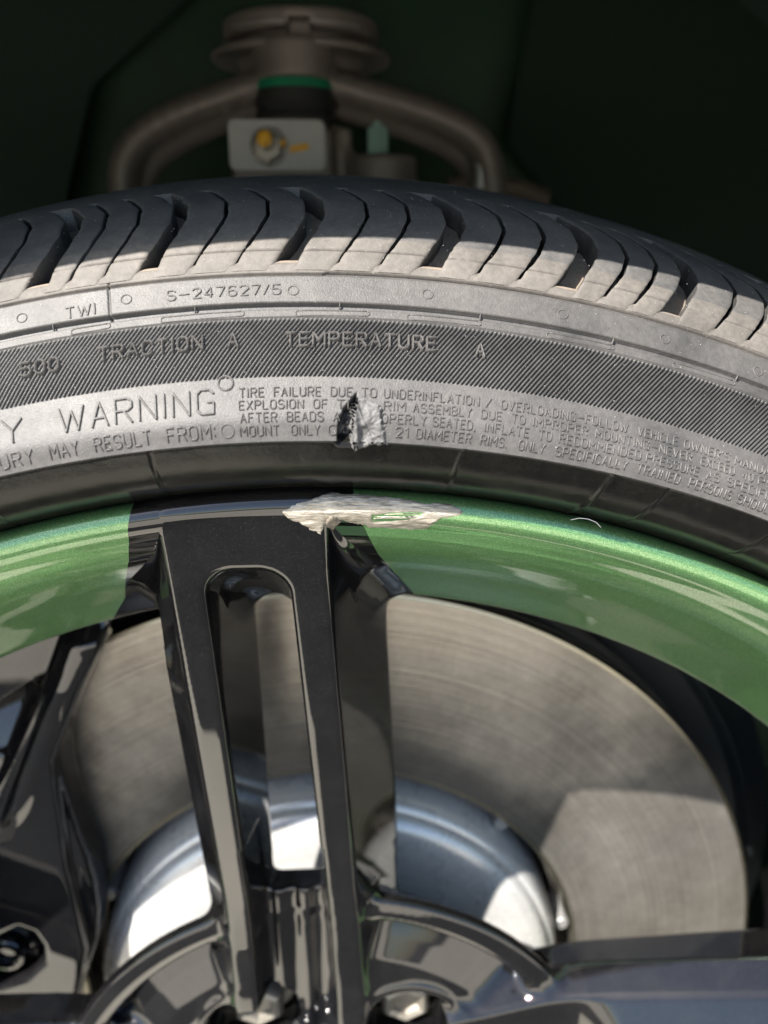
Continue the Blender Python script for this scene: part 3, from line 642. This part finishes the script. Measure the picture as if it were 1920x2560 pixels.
def build_spokes():
    ms = {v: spoke_mesh(v) for v in (0, 1, 2)}
    for i, c in enumerate(SPOKES):
        o = bpy.data.objects.new('spoke', ms[VAR[i]]); COL.objects.link(o); o.parent = WH; o.rotation_euler = (0, R(c), 0)
    h = 1.0
    X, Z, W_ = ax(-123, 123, h), ax(-123, 123, h), ax(28, 80, h)
    x, z, w = np.broadcast_arrays(X[:, None, None], Z[None, :, None], W_[None, None, :])
    F = hubF(x, z, w); cuts_ = []
    for c, vr in zip(SPOKES, VAR):
        a = math.radians(c); u = x*math.cos(a)-z*math.sin(a); v = x*math.sin(a)+z*math.cos(a)
        q = spokeF(u, v, w, vr); F = smin(F, np.where(v > 40, q[0], 30).astype(np.float32), 5.0)
        if q[2] is not None: cuts_.append(np.where(v > 25, q[2], 30))
    for q in cuts_: F = smax(F, -q, 2.2)
    for k in range(5):
        a = math.radians(37.5+72*k); cx, cz = 52*math.sin(a), 52*math.cos(a); d = np.sqrt((x-cx)**2+(z-cz)**2)
        F = np.maximum(F, -np.maximum(d-16.5, w-66))
    keep = (np.sqrt(x*x+z*z) < 120.5)[:-1, :-1, :-1]
    V, Q = nets(F, (-123, -123, 28), h, keep)
    N = grad_normals(F, V, (-123, -123, 28), h)[:, [0, 2, 1]]
    me = mesh_np('hub', np.stack([V[:, 0], V[:, 2], V[:, 1]], 1)*0.001, Q[:, ::-1]); me.normals_split_custom_set_from_vertices(N)
    link('hub', me, M['black'], WH)
    for k in range(5):
        a = math.radians(37.5+72*k); c = (0.052*math.sin(a), 0.052*math.cos(a))
        n = ylathe('lug_nut', [(0.066, 0.0115), (0.056, 0.0115), (0.0530, 0.0100), (0.0522, 0.0085), (0.0532, 0.0065), (0.055, 0.0055), (0.055, 0.0)], c, M['bolt'], WH, n=6, sharp=25)
        ylathe('lug_washer', [(0.066, 0.0150), (0.0635, 0.0150), (0.0630, 0.0110)], c, M['bolt'], n)
build_spokes()

# ---- kerb scrape: bare metal skin laid on whatever surface is there
def skin_patch(name, polygon, mat, parent, targets, step, lift, rough, seed, eye=(0.0108, -0.176, 0.343), planey=0.0, edge=0.35, hole=None):
    """a rough patch following the surface of the target objects; polygon (x, z) in mm on the plane y=planey"""
    dg = bpy.context.evaluated_depsgraph_get(); trees = []
    for o in targets:
        mw = o.matrix_world; me = o.data
        co = np.empty(len(me.vertices)*3, np.float32); me.vertices.foreach_get('co', co); co = co.reshape(-1, 3)
        Mx = np.array(o.matrix_basis if o.parent and o.parent.location.length < 1e-9 else mw); co = co@Mx[:3, :3].T+Mx[:3, 3]
        lt = np.empty(len(me.polygons)*4, np.int32); me.loops.foreach_get('vertex_index', lt); f = lt.reshape(-1, 4)
        mnx, mxx = min(p[0] for p in polygon)/1000-0.01, max(p[0] for p in polygon)/1000+0.01
        mnz = min(p[1] for p in polygon)/1000-0.03
        ok = (co[f[:, 0], 0] > mnx) & (co[f[:, 0], 0] < mxx) & (co[f[:, 0], 2] > mnz)
        f = f[ok]
        if len(f) == 0: continue
        used, inv = np.unique(f, return_inverse=True)
        trees.append(BVHTree.FromPolygons([Vector(c) for c in co[used]], [tuple(int(a) for a in q) for q in inv.reshape(-1, 4)]))
    P = np.array(polygon); x = np.arange(P[:, 0].min()-1, P[:, 0].max()+1, step); z = np.arange(P[:, 1].min()-1, P[:, 1].max()+1, step)
    X, Z = np.meshgrid(x, z, indexing='ij'); d = poly2(X, Z, polygon)+edge*(fbm(X*1.0, Z*1.6, seed, 3)+0.7*fbm(X*3.2, Z*3.2, seed+5, 2))
    if hole is not None: d = np.maximum(d, -poly2(X, Z, hole)-0.25*fbm(X*0.7, Z*3, seed+9, 2))
    e = Vector(eye); V = np.zeros(X.shape+(3,)); ok = np.zeros(X.shape, bool)
    for i in range(X.shape[0]):
        for j in range(X.shape[1]):
            if d[i, j] > step: continue
            t = (Vector((X[i, j]/1000, planey, Z[i, j]/1000))-e).normalized(); best = None
            for tr in trees:
                r_ = tr.ray_cast(e, t)
                if r_[0] is not None and (best is None or r_[3] < best[3]): best = r_
            if best is None: continue
            n = best[1]; n = n if n.dot(t) < 0 else -n
            lf = lift*ss(0.0, -0.5, d[i, j])+rough(X[i, j], Z[i, j])*ss(0.0, -0.8, d[i, j])-0.06*ss(-0.3, 0.0, d[i, j])
            V[i, j] = best[0]+n*float(lf)*0.001; ok[i, j] = True
    F = grid_faces(*X.shape); o_ = ok.reshape(-1); F = F[o_[F].all(1)]; V = V.reshape(-1, 3)
    Dg = V[F[:, 0]]-V[F[:, 2]]; F = F[np.linalg.norm(Dg, axis=1) < step*0.001*6]
    used = np.unique(F); re = np.full(len(V), -1); re[used] = np.arange(len(used))
    return link(name, mesh_np(name, V[used], re[F][:, ::-1]), mat, parent)
SC = [(-5.51,279.46),(-3.45,280.08),(-0.95,281.55),(2.34,282.36),(5.63,283.72),(7.27,284.0),(9.7,283.65),(17.87,283.1),(26.09,281.94),(30.24,280.77),(33.14,281.07),(35.64,280.76),(39.66,278.62),(38.66,277.31),(34.08,276.74),(30.38,273.91),(26.19,273.86),(16.17,274.5),(15.35,275.32),(12.04,275.83),(9.57,276.76),(7.1,276.81),(6.26,275.94),(4.99,275.08),(4.32,273.09),(2.07,274.03),(-0.74,276.08),(-3.57,277.24)]
ST = [(16.9,277.75),(23,278.3),(29.2,278.4),(28.9,277.5),(25,276.6),(17.1,276.3)]
bpy.context.view_layer.update()
rimobs = [o for o in WH.children if o.name.split('.')[0] in ('black_rim_section', 'green_rim_section')]
rimobs = [o for o in rimobs if True]
spk = [o for o in WH.children if o.name == 'spoke']
def srough(x, z):
    a = np.float64(x); b = np.float64(z)
    return 0.30*abs(fbm(a*0.15, b*0.9, 80, 4))+0.10*fbm(a*0.8, b*1.8, 84, 2)+0.40*math.exp(-((x-7)/1.6)**2-((z-281)/2.5)**2)
sc = skin_patch('kerb_scrape', SC, M['scuff'], WH, rimobs+spk, 0.16, 0.12, srough, 90, hole=ST)
for q in ([(17.5, 277.3), (21, 277.5), (25, 277.2), (29, 277.7)], [(17.3, 276.8), (22, 276.9), (27.6, 277.0)], [(20, 278.0), (24, 278.1), (28.5, 278.2)], [(18.5, 277.05), (23, 277.2), (28, 277.35)]):
    q = np.array(q); kq = np.linspace(0, 1, 12); xs = np.interp(kq, np.linspace(0, 1, len(q)), q[:, 0]); zs = np.interp(kq, np.linspace(0, 1, len(q)), q[:, 1])
    rr = np.hypot(xs, zs); ys = np.interp(-rr, -RP[5:60, 1][::1], RP[5:60, 0]); tube('paint_scratch', np.stack([xs, ys-0.03, zs], 1)*0.001, 0.00010, M['scuff'], WH, 6)
sc['label'] = 'bare bright metal scraped along the rim edge'

cp = skin_patch('paint_chip', [(5.2, 276.4), (6.0, 277.8), (7.4, 278.3), (8.6, 277.6), (9.3, 276.6), (8.6, 275.3), (7.2, 274.2), (5.9, 275.0)], M['chip'], WH, rimobs+spk, 0.2, 0.75, lambda x, z: 0.3*fbm(np.float64(x)*1.2, np.float64(z)*1.2, 140, 3), 150, edge=0.5)
cp['label'] = 'small dark brown chip in the scraped metal'
# torn flap of rubber standing beside the cut
FL = [(12.3,307.6),(13.3,309.0),(14.91,309.4),(16.79,308.6),(18.42,307.95),(19.04,306.67),(18.92,304.75),(19.42,302.15),(19.94,298.9),(17.0,298.8),(14.3,298.2),(12.2,297.8),(11.6,300.5),(11.2,303.0),(11.5,305.8)]
side = [o for o in TY.children if o.name == 'sidewall' or o.name.startswith('flange_strip')]
def frough(x, z):
    a = np.float64(x); b = np.float64(z)
    r1 = math.exp(-((x-12.9-(305-z)*0.05)/0.8)**2)*1.0
    bowl = -1.2*math.exp(-(((x-15.2)/1.6)**2+((z-301.6)/1.9)**2))
    return 0.7+r1+bowl+0.8*fbm(a*0.45, b*0.45, 100, 3)+0.22*fbm(a*1.5, b*1.5, 110, 3)+0.35*math.exp(-((x-(14.3+(305-z)*0.45))/0.3)**2)
fl = skin_patch('torn_flap', FL, M['torn'], TY, side, 0.13, 0.25, frough, 120, planey=-0.012, edge=0.5)
fl['label'] = 'ragged pale flap of torn rubber beside the cut'

# ================================================================ BRAKE
BD = thing('brake_disc', 'large machined brake disc with a bright hat behind the wheel spokes', 'brake disc')
lathe('friction_ring', [(0.112, 0.1200), (0.1050, 0.1200), (0.1037, 0.1213), (0.1037, 0.2056), (0.1046, 0.2070), (0.114, 0.2070), (0.114, 0.2066)], [M['disc']], BD, n=360, sharp=20)
lathe('inner_edge', [(0.1056, 0.1192), (0.1042, 0.1190), (0.1034, 0.1199), (0.1034, 0.1208), (0.1039, 0.1211)], M['brass'], BD, n=360)
lathe('outer_edge', [(0.1039, 0.2053), (0.1035, 0.2059), (0.1039, 0.2073), (0.1052, 0.2077), (0.109, 0.2077)], M['brass'], BD, n=360)
lathe('rear_ring', [(0.124, 0.1150), (0.124, 0.2070), (0.136, 0.2070), (0.136, 0.12)], M['disc'], BD, n=240)
for k in range(48):
    a = math.radians(k*7.5); me_ = None
    o = rbox('vent_vane', (0, 0, 0), (0.003, 0.0096, 0.082), M['disc'], BD, 0.0004, 1) if k == 0 else None
    if k == 0: vane = o
    else: o = vane.copy(); COL.objects.link(o); o.parent = BD
    o.rotation_euler = (0, a, 0); o.location = (0.1625*math.sin(a), 0.119, 0.1625*math.cos(a))
lathe('hat', [(0.135, 0.1116), (0.1085, 0.1116), (0.1062, 0.1112), (0.1020, 0.1104), (0.0990, 0.1092), (0.0975, 0.1080), (0.0970, 0.1066), (0.0950, 0.1060), (0.0925, 0.1040), (0.0908, 0.1005), (0.0900, 0.0965), (0.0897, 0.092), (0.0896, 0.088), (0.0896, 0.02)], M['hat'], BD, n=300, sharp=50)
for k in range(10):
    a = math.radians(80+k*36); c = (0.1155*math.sin(a), 0.1155*math.cos(a))
    ylathe('bobbin', [(0.125, 0.0035), (0.1078, 0.0035), (0.1070, 0.0028), (0.1070, 0)], c, M['zinc'], BD, n=20)
DS = thing('brake_dust_shield', 'dark dished dust shield behind the brake disc', 'brake shield')
lathe('shield_plate', [(0.150, 0.08), (0.150, 0.205), (0.146, 0.222), (0.140, 0.226), (0.141, 0.228), (0.149, 0.228), (0.160, 0.246)], M['dark'], DS, n=128)

CAL = thing('brake_caliper', 'gloss black brake caliper with a bolt pocket over the left side of the disc', 'brake caliper')
def build_caliper():
    h = 0.9; X, Z, W_ = ax(-215, -88, h), ax(-20, 236, h), ax(62, 128, h)
    X = ax(-215, -74, h)
    x, z, w = np.broadcast_arrays(X[:, None, None], Z[None, :, None], W_[None, None, :])
    x2, z2 = X[:, None], Z[None, :]
    P1 = [(-68, 232), (-76, 212), (-81, 198.4), (-88.3, 185), (-95.5, 170), (-100.7, 159), (-104.3, 151), (-105.6, 138), (-105.8, 129), (-106, 114), (-106.6, 98), (-105.7, 82), (-105.4, 65), (-105.2, 51), (-109, 36), (-114, 22), (-130, -30), (-230, -30), (-240, 240)]
    p1 = poly2(x2, z2, P1)[:, :, None]
    sL = ((x+95)*(-.905)+(z-195)*(.426)).astype(np.float32)
    up_ = np.clip((z-112)/26, 0, 1); up_ = up_*up_*(3-2*up_)
    wf = 75.0+np.minimum(18*np.maximum((z-124)/50, 0)**1.6, 25)*ss(1.5, 9, sL)+1.6*np.exp(-((sL-1.2)/1.6)**2)*up_-1.8*np.exp(-((sL+5.0)/4.5)**2)*up_
    step = np.clip((z-178)/3, 0, 1)
    wf = wf-1.4*np.clip(1-np.abs(z-184)/14, 0, 1)*np.exp(-((sL+5.0)/5.0)**2)+np.maximum(z-202, 0)*0.9*(sL < 3)
    wf = wf+np.maximum(118-z, 0)*0.012
    body = smax(smax(p1, wf-w, 2.2), w-100, 3)
    P2 = [(-104, 152), (-104.5, 142), (-103.5, 128), (-101.5, 108), (-99.5, 97), (-98.4, 84), (-98.8, 68), (-101.5, 52), (-108, 34), (-112, 22), (-200, 20), (-200, 150)]
    p2 = poly2(x2, z2, P2)[:, :, None]; b2 = smax(smax(p2, 80.5-w, 3), w-98, 3)
    F = smin(body, b2, 2.5)
    PK = [(-139, 63), (-131, 67.5), (-125, 64), (-122.3, 56), (-123, 47), (-132.5, 37), (-144, 33), (-155, 38), (-156, 58)]
    pk = smax(poly2(x2, z2, PK)[:, :, None]+0*w, w-87+0*x, 2.0); F = smax(F, -pk, 1.6)
    for cx, cz, r_ in ((-136.5, 23.5, 4.0),): F = smax(F, -np.maximum(np.sqrt(((x-cx)*1.5)**2+(z-cz)**2)-r_, w-84), 1)
    # disc slot
    Rv = np.sqrt(x*x+z*z); F = np.minimum(F, np.maximum(np.maximum(poly2(x2, z2, P1)[:, :, None], np.abs(w-109)-17), 213-Rv))
    slot = np.maximum(np.maximum(101.5-w, w-140), Rv-211); F = np.maximum(F, -slot)
    bridge = np.maximum(np.maximum(poly2(x2, z2, P1)[:, :, None], 214-Rv), np.maximum(80-w, w-126)); F = smin(F, bridge, 2)
    V, Q = nets(F.astype(np.float32), (X[0], Z[0], W_[0]), h)
    link('caliper_body', mesh_np('caliper_body', np.stack([V[:, 0], V[:, 2], V[:, 1]], 1)*0.001, Q[:, ::-1]), M['caliper'], CAL)
    c = (-0.1405, 0.0475)
    b = ylathe('bolt', [(0.088, 0.0085), (0.0795, 0.0085), (0.0785, 0.0078), (0.0782, 0.006), (0.0788, 0.0048), (0.0812, 0.0045), (0.0812, 0.0)], c, M['black'], CAL, n=12, sharp=25)
    ylathe('bolt_washer', [(0.088, 0.0125), (0.0855, 0.0125), (0.085, 0.0115), (0.085, 0.0)], c, M['black'], b, n=40)
build_caliper()

# ================================================================ SUSPENSION (behind the tyre, out of focus)
def bar_sdf(x, y, z, a, b, ry, rz):
    return capsule(x, y*ry, z*rz, (a[0], a[1]*ry, a[2]*rz), (b[0], b[1]*ry, b[2]*rz), 7.0)
def sdf_obj(name, F, org, h, mat, parent): 
    V, Q = nets(F.astype(np.float32), org, h); return link(name, mesh_np(name, V*0.001, Q), mat, parent)
UA = thing('suspension_arm', 'grey cast aluminium suspension arm arching over the top of the tyre', 'suspension arm')
def build_arm():
    h = 1.4; X, Y, Z = ax(-125, 112, h), ax(262, 312, h), ax(340, 446, h)
    x, y, z = np.broadcast_arrays(X[:, None, None], Y[None, :, None], Z[None, None, :])
    F = np.maximum(np.sqrt((x+12.5)**2+(y-287)**2)-21.5, np.abs(z-427)-10); F = smax(F, z-436, 3)
    def sm(L):
        L = np.array(L, float); k = np.linspace(0, len(L)-1, 15); L = np.stack([np.interp(k, range(len(L)), L[:, q]) for q in range(3)], 1)
        for _ in range(3): L[1:-1] = (L[:-2]+2*L[1:-1]+L[2:])/4
        return [tuple(p) for p in L]
    L = [(-28, 288, 416), (-57, 288, 407), (-80, 286, 399), (-101, 284, 386), (-106, 284, 370), (-106, 284, 352)]
    Rr = [(4, 288, 416), (31, 288, 410), (60, 286, 401.5), (84, 284, 392), (92, 284, 378), (94, 284, 352)]
    for Ls in (sm(L), sm(Rr)):
        for a, b in zip(Ls[:-1], Ls[1:]):
            F = smin(F, capsule(x, (y-286)*0.6+286, z, a, b, 8.8), 2)
            a2 = (a[0]*0.94, a[1]+2, a[2]-8.5); b2 = (b[0]*0.94, b[1]+2, b[2]-8.5)
            F = smin(F, capsule(x, y, z, a2, b2, 5.2), 5)
    F = smax(F, -(np.maximum(np.sqrt((x+12.5)**2+(y-287)**2)-19, z-415)), 2)
    sdf_obj('arm_casting', F, (-125, 262, 340), h, M['cast'], UA)
build_arm()
vlathe('green_seal', [(0.4165, 0.0180), (0.4165, 0.0212), (0.4125, 0.0220), (0.4120, 0.018)], (-0.0125, 0.285), M['seal'], UA)
vlathe('rubber_boot', [(0.4130, 0.0180), (0.4125, 0.0213), (0.406, 0.0222), (0.4025, 0.0200), (0.3995, 0.0214), (0.394, 0.019), (0.3880, 0.013)], (-0.0125, 0.285), M['boot'], UA)
for x_, z_ in ((0.0865, 0.3760),):
    vlathe('pivot_bolt', [(0.365, 0.0042), (0.3775, 0.0042), (0.3790, 0.003), (0.3790, 0)], (x_, 0.274), M['zinc'], UA, n=16)
SM = thing('strut_mount', 'round dark strut mount plate above the suspension arm', 'strut mount')
def build_mount():
    h = 1.5; X, Y, Z = ax(-70, 46, h), ax(268, 372, h), ax(424, 462, h)
    x, y, z = np.broadcast_arrays(X[:, None, None], Y[None, :, None], Z[None, None, :])
    d = np.sqrt((x+10)**2+(y-318)**2)
    F = smax(d-43, np.abs(z-446)-5, 3); F = smin(F, smax(d-34, np.abs(z-433)-12, 2), 1.5)
    F = smin(F, smax(d-50, np.abs(z-433.5)-2.2, 1.5), 1)
    F = np.maximum(F, -(np.maximum(np.abs(x+9)-6, np.maximum(y-286, np.abs(z-441)-4))))
    sdf_obj('mount_casting', F, (-70, 268, 424), h, M['cast'], SM)
build_mount()
tube('retaining_wire', [(-0.010+0.0442*math.sin(a), 0.318-0.0442*math.cos(a), 0.4435) for a in np.linspace(-0.9, -0.1, 14)], 0.0007, M['zinc'], SM)
tube('retaining_wire', [(-0.010+0.0442*math.sin(a), 0.318-0.0442*math.cos(a), 0.4435) for a in np.linspace(0.12, 0.8, 14)], 0.0007, M['zinc'], SM)
KK = thing('steering_knuckle', 'cast knuckle top with a square plate and yellow marked bolt behind the tyre', 'knuckle')
def build_knuckle():
    h = 1.4; X, Y, Z = ax(-60, 66, h), ax(262, 318, h), ax(318, 404, h)
    x, y, z = np.broadcast_arrays(X[:, None, None], Y[None, :, None], Z[None, None, :])
    F = smax(smax(np.abs(x+20)-27, np.abs(z-345)-50, 4), np.abs(y-284)-14, 4)
    F = smin(F, smax(np.sqrt((x-33)**2+(y-286)**2)-20, np.abs(z-353)-29.0, 3), 5)
    F = smin(F, smax(smax(np.abs(x-8)-9, np.abs(z-370)-26, 3), np.abs(y-290)-10, 3), 6)
    sdf_obj('knuckle_casting', F, (-60, 262, 318), h, M['cast'], KK)
build_knuckle()
def round_plate(name, cx, cz, w, h, r, y0, y1, mat, parent):
    P = []
    for sx, sz, a0 in ((1, 1, 0), (-1, 1, 90), (-1, -1, 180), (1, -1, 270)):
        for k in range(7):
            a = R(a0+k*15); P.append((cx+sx*(w/2-r)+r*math.cos(a), cz+sz*(h/2-r)+r*math.sin(a)))
    bm = bmesh.new(); f = bm.faces.new([bm.verts.new((p[0], y0, p[1])) for p in P])
    g = bmesh.ops.extrude_face_region(bm, geom=[f]); bmesh.ops.translate(bm, vec=(0, y1-y0, 0), verts=[v for v in g['geom'] if isinstance(v, bmesh.types.BMVert)])
    bmesh.ops.recalc_face_normals(bm, faces=bm.faces[:])
    es = [e for e in bm.edges if abs(e.verts[0].co.y-y0) < 1e-6 and abs(e.verts[1].co.y-y0) < 1e-6]
    bmesh.ops.bevel(bm, geom=es, offset=0.0007, segments=2, affect='EDGES')
    me = bpy.data.meshes.new(name); bm.to_mesh(me); bm.free(); me.set_sharp_from_angle(angle=R(50)); return link(name, me, mat, parent)
round_plate('bracket_plate', -0.0219, 0.3850, 0.0495, 0.0240, 0.0036, 0.2635, 0.2675, M['zinc'], KK)
ylathe('bolt_head', [(0.2640, 0.0094), (0.2625, 0.0094), (0.2622, 0.0085)], (-0.0262, 0.3842), M['bolt'], KK, n=32)
ylathe('bolt_nut', [(0.2630, 0.0078), (0.2575, 0.0078), (0.2565, 0.0068), (0.2565, 0.0)], (-0.0262, 0.3840), M['bolt'], KK, n=6, sharp=25, rot=math.radians(30)-0.52)
ylathe('bolt_stud', [(0.2570, 0.0044), (0.2530, 0.0044), (0.2520, 0.0034), (0.2520, 0.0)], (-0.0265, 0.3862), M['bolt'], KK, n=24)
ylathe('yellow_mark', [(0.2530, 0.0042), (0.2516, 0.0036), (0.2508, 0.0022), (0.2506, 0.0)], (-0.0272, 0.3868), M['yellow'], KK, n=20)
rbox('yellow_mark', (-0.0105, 0.2632, 0.3838), (0.0098, 0.0010, 0.0030), M['yellow'], KK, 0.0004, 2, Matrix.Rotation(R(-9), 3, 'Y'))
rbox('yellow_mark', (-0.0192, 0.2604, 0.3855), (0.0038, 0.0060, 0.0034), M['yellow'], KK, 0.0006, 2)
vlathe('green_nut', [(0.3800, 0.0062), (0.3945, 0.0062), (0.3960, 0.0052), (0.3960, 0.0028), (0.4010, 0.0026), (0.4020, 0.0)], (0.0310, 0.2850), M['nut'], KK, n=6, sharp=25)
HS = thing('corrugated_conduit', 'brown ribbed wiring conduit peeking over the tyre to the right', 'conduit')
kk = np.linspace(0, 1, 160); pts = np.stack([0.070+0.056*kk, 0.284+0*kk, 0.3665-0.0075*kk**3+0.0012*np.sin(kk*3)], 1)
tube('conduit_tube', pts, 0.0052+0.0009*np.sign(np.sin(kk*2*np.pi*22)), M['hose'], HS, n=16)

# ================================================================ BODY
BODY = thing('car_fender', 'green painted fender whose arch shades the top of the tyre', 'fender')
def build_fender():
    a = np.radians(np.linspace(-100, 100, 161)); ra = 0.4195
    rings = []
    for k, (dr, y) in enumerate([(0.004, -0.006), (0.001, -0.010), (0.0, -0.0275), (0.0006, -0.0300), (0.003, -0.0312), (0.02, -0.033), (0.05, -0.035), (0.10, -0.036)]):
        rings.append(np.stack([np.sin(a)*(ra+dr), np.full_like(a, y), np.cos(a)*(ra+dr)], 1))
    # outer sheet boundary (rectangle)
    bx = []
    for t in a:
        c = np.array([math.sin(t), math.cos(t)]); k1 = 0.95/max(abs(c[0]), 1e-6); k2 = (0.78/c[1]) if c[1] > 0 else 1e9
        k = min(k1, k2); bx.append((c[0]*k, -0.03, c[1]*k))
    bx = np.array(bx)
    for f in (0.25, 0.6, 1.0): rings.append(rings[7]*(1-f)+bx*f+np.array([0, -0.012*math.sin(f*3.14), 0]))
    V = np.stack(rings, 1).reshape(-1, 3)
    return link('fender_panel', mesh_np('fender_panel', V, grid_faces(161, len(rings)), sharp=50), M['fender'], BODY)
build_fender()
rbox('bonnet', (0, 0.42, 0.785), (1.9, 0.92, 0.02), M['fender'], BODY, 0.004, 2)
LIN = thing('wheel_arch_liner', 'dark felt liner and green inner body behind the tyre', 'wheel arch liner')
lathe('liner_arch', [(-0.004, 0.424), (0.02, 0.455), (0.06, 0.500), (0.20, 0.540), (0.44, 0.560)], M['liner'], LIN, n=120, a0=-95, a1=95)
def sheet(name, P, y, mat, th=0.004):
    bm = bmesh.new(); vs = [bm.verts.new((p[0], y, p[1])) for p in P]; f = bm.faces.new(vs)
    r = bmesh.ops.extrude_face_region(bm, geom=[f]); bmesh.ops.translate(bm, vec=(0, th, 0), verts=[v for v in r['geom'] if isinstance(v, bmesh.types.BMVert)])
    bmesh.ops.recalc_face_normals(bm, faces=bm.faces[:])
    me = bpy.data.meshes.new(name); bm.to_mesh(me); bm.free(); return link(name, me, mat, LIN)
sheet('inner_body_panel', [(-0.6, -0.3), (0.6, -0.3), (0.6, 0.6), (-0.6, 0.6)], 0.430, M['inner'])
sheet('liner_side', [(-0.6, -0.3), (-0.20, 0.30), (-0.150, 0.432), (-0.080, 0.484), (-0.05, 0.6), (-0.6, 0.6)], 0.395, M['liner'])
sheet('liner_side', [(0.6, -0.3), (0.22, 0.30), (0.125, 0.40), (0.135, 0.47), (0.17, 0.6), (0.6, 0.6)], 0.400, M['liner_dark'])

# ================================================================ SMALL THINGS
tag(tube('pale_fibre', [(0.0660, -0.0012, 0.2762), (0.0678, -0.0022, 0.2770), (0.0700, -0.0024, 0.2768), (0.0722, -0.0020, 0.2757), (0.0738, -0.0010, 0.2740)], 0.00010, M['fibre'], n=6), 'curled pale fibre clinging to the green rim edge', 'fibre')
tag(tube('dark_thread', [(0.0135, -0.0102, 0.2965), (0.0160, -0.0100, 0.2956), (0.0174, -0.0098, 0.2951), (0.0180, -0.0101, 0.2956), (0.0189, -0.0102, 0.2957), (0.0190, -0.0100, 0.2950), (0.0182, -0.0097, 0.2946), (0.0175, -0.0098, 0.2950)], 0.00012, M['thread'], n=6), 'short curled dark thread under the torn patch of the tyre', 'thread')
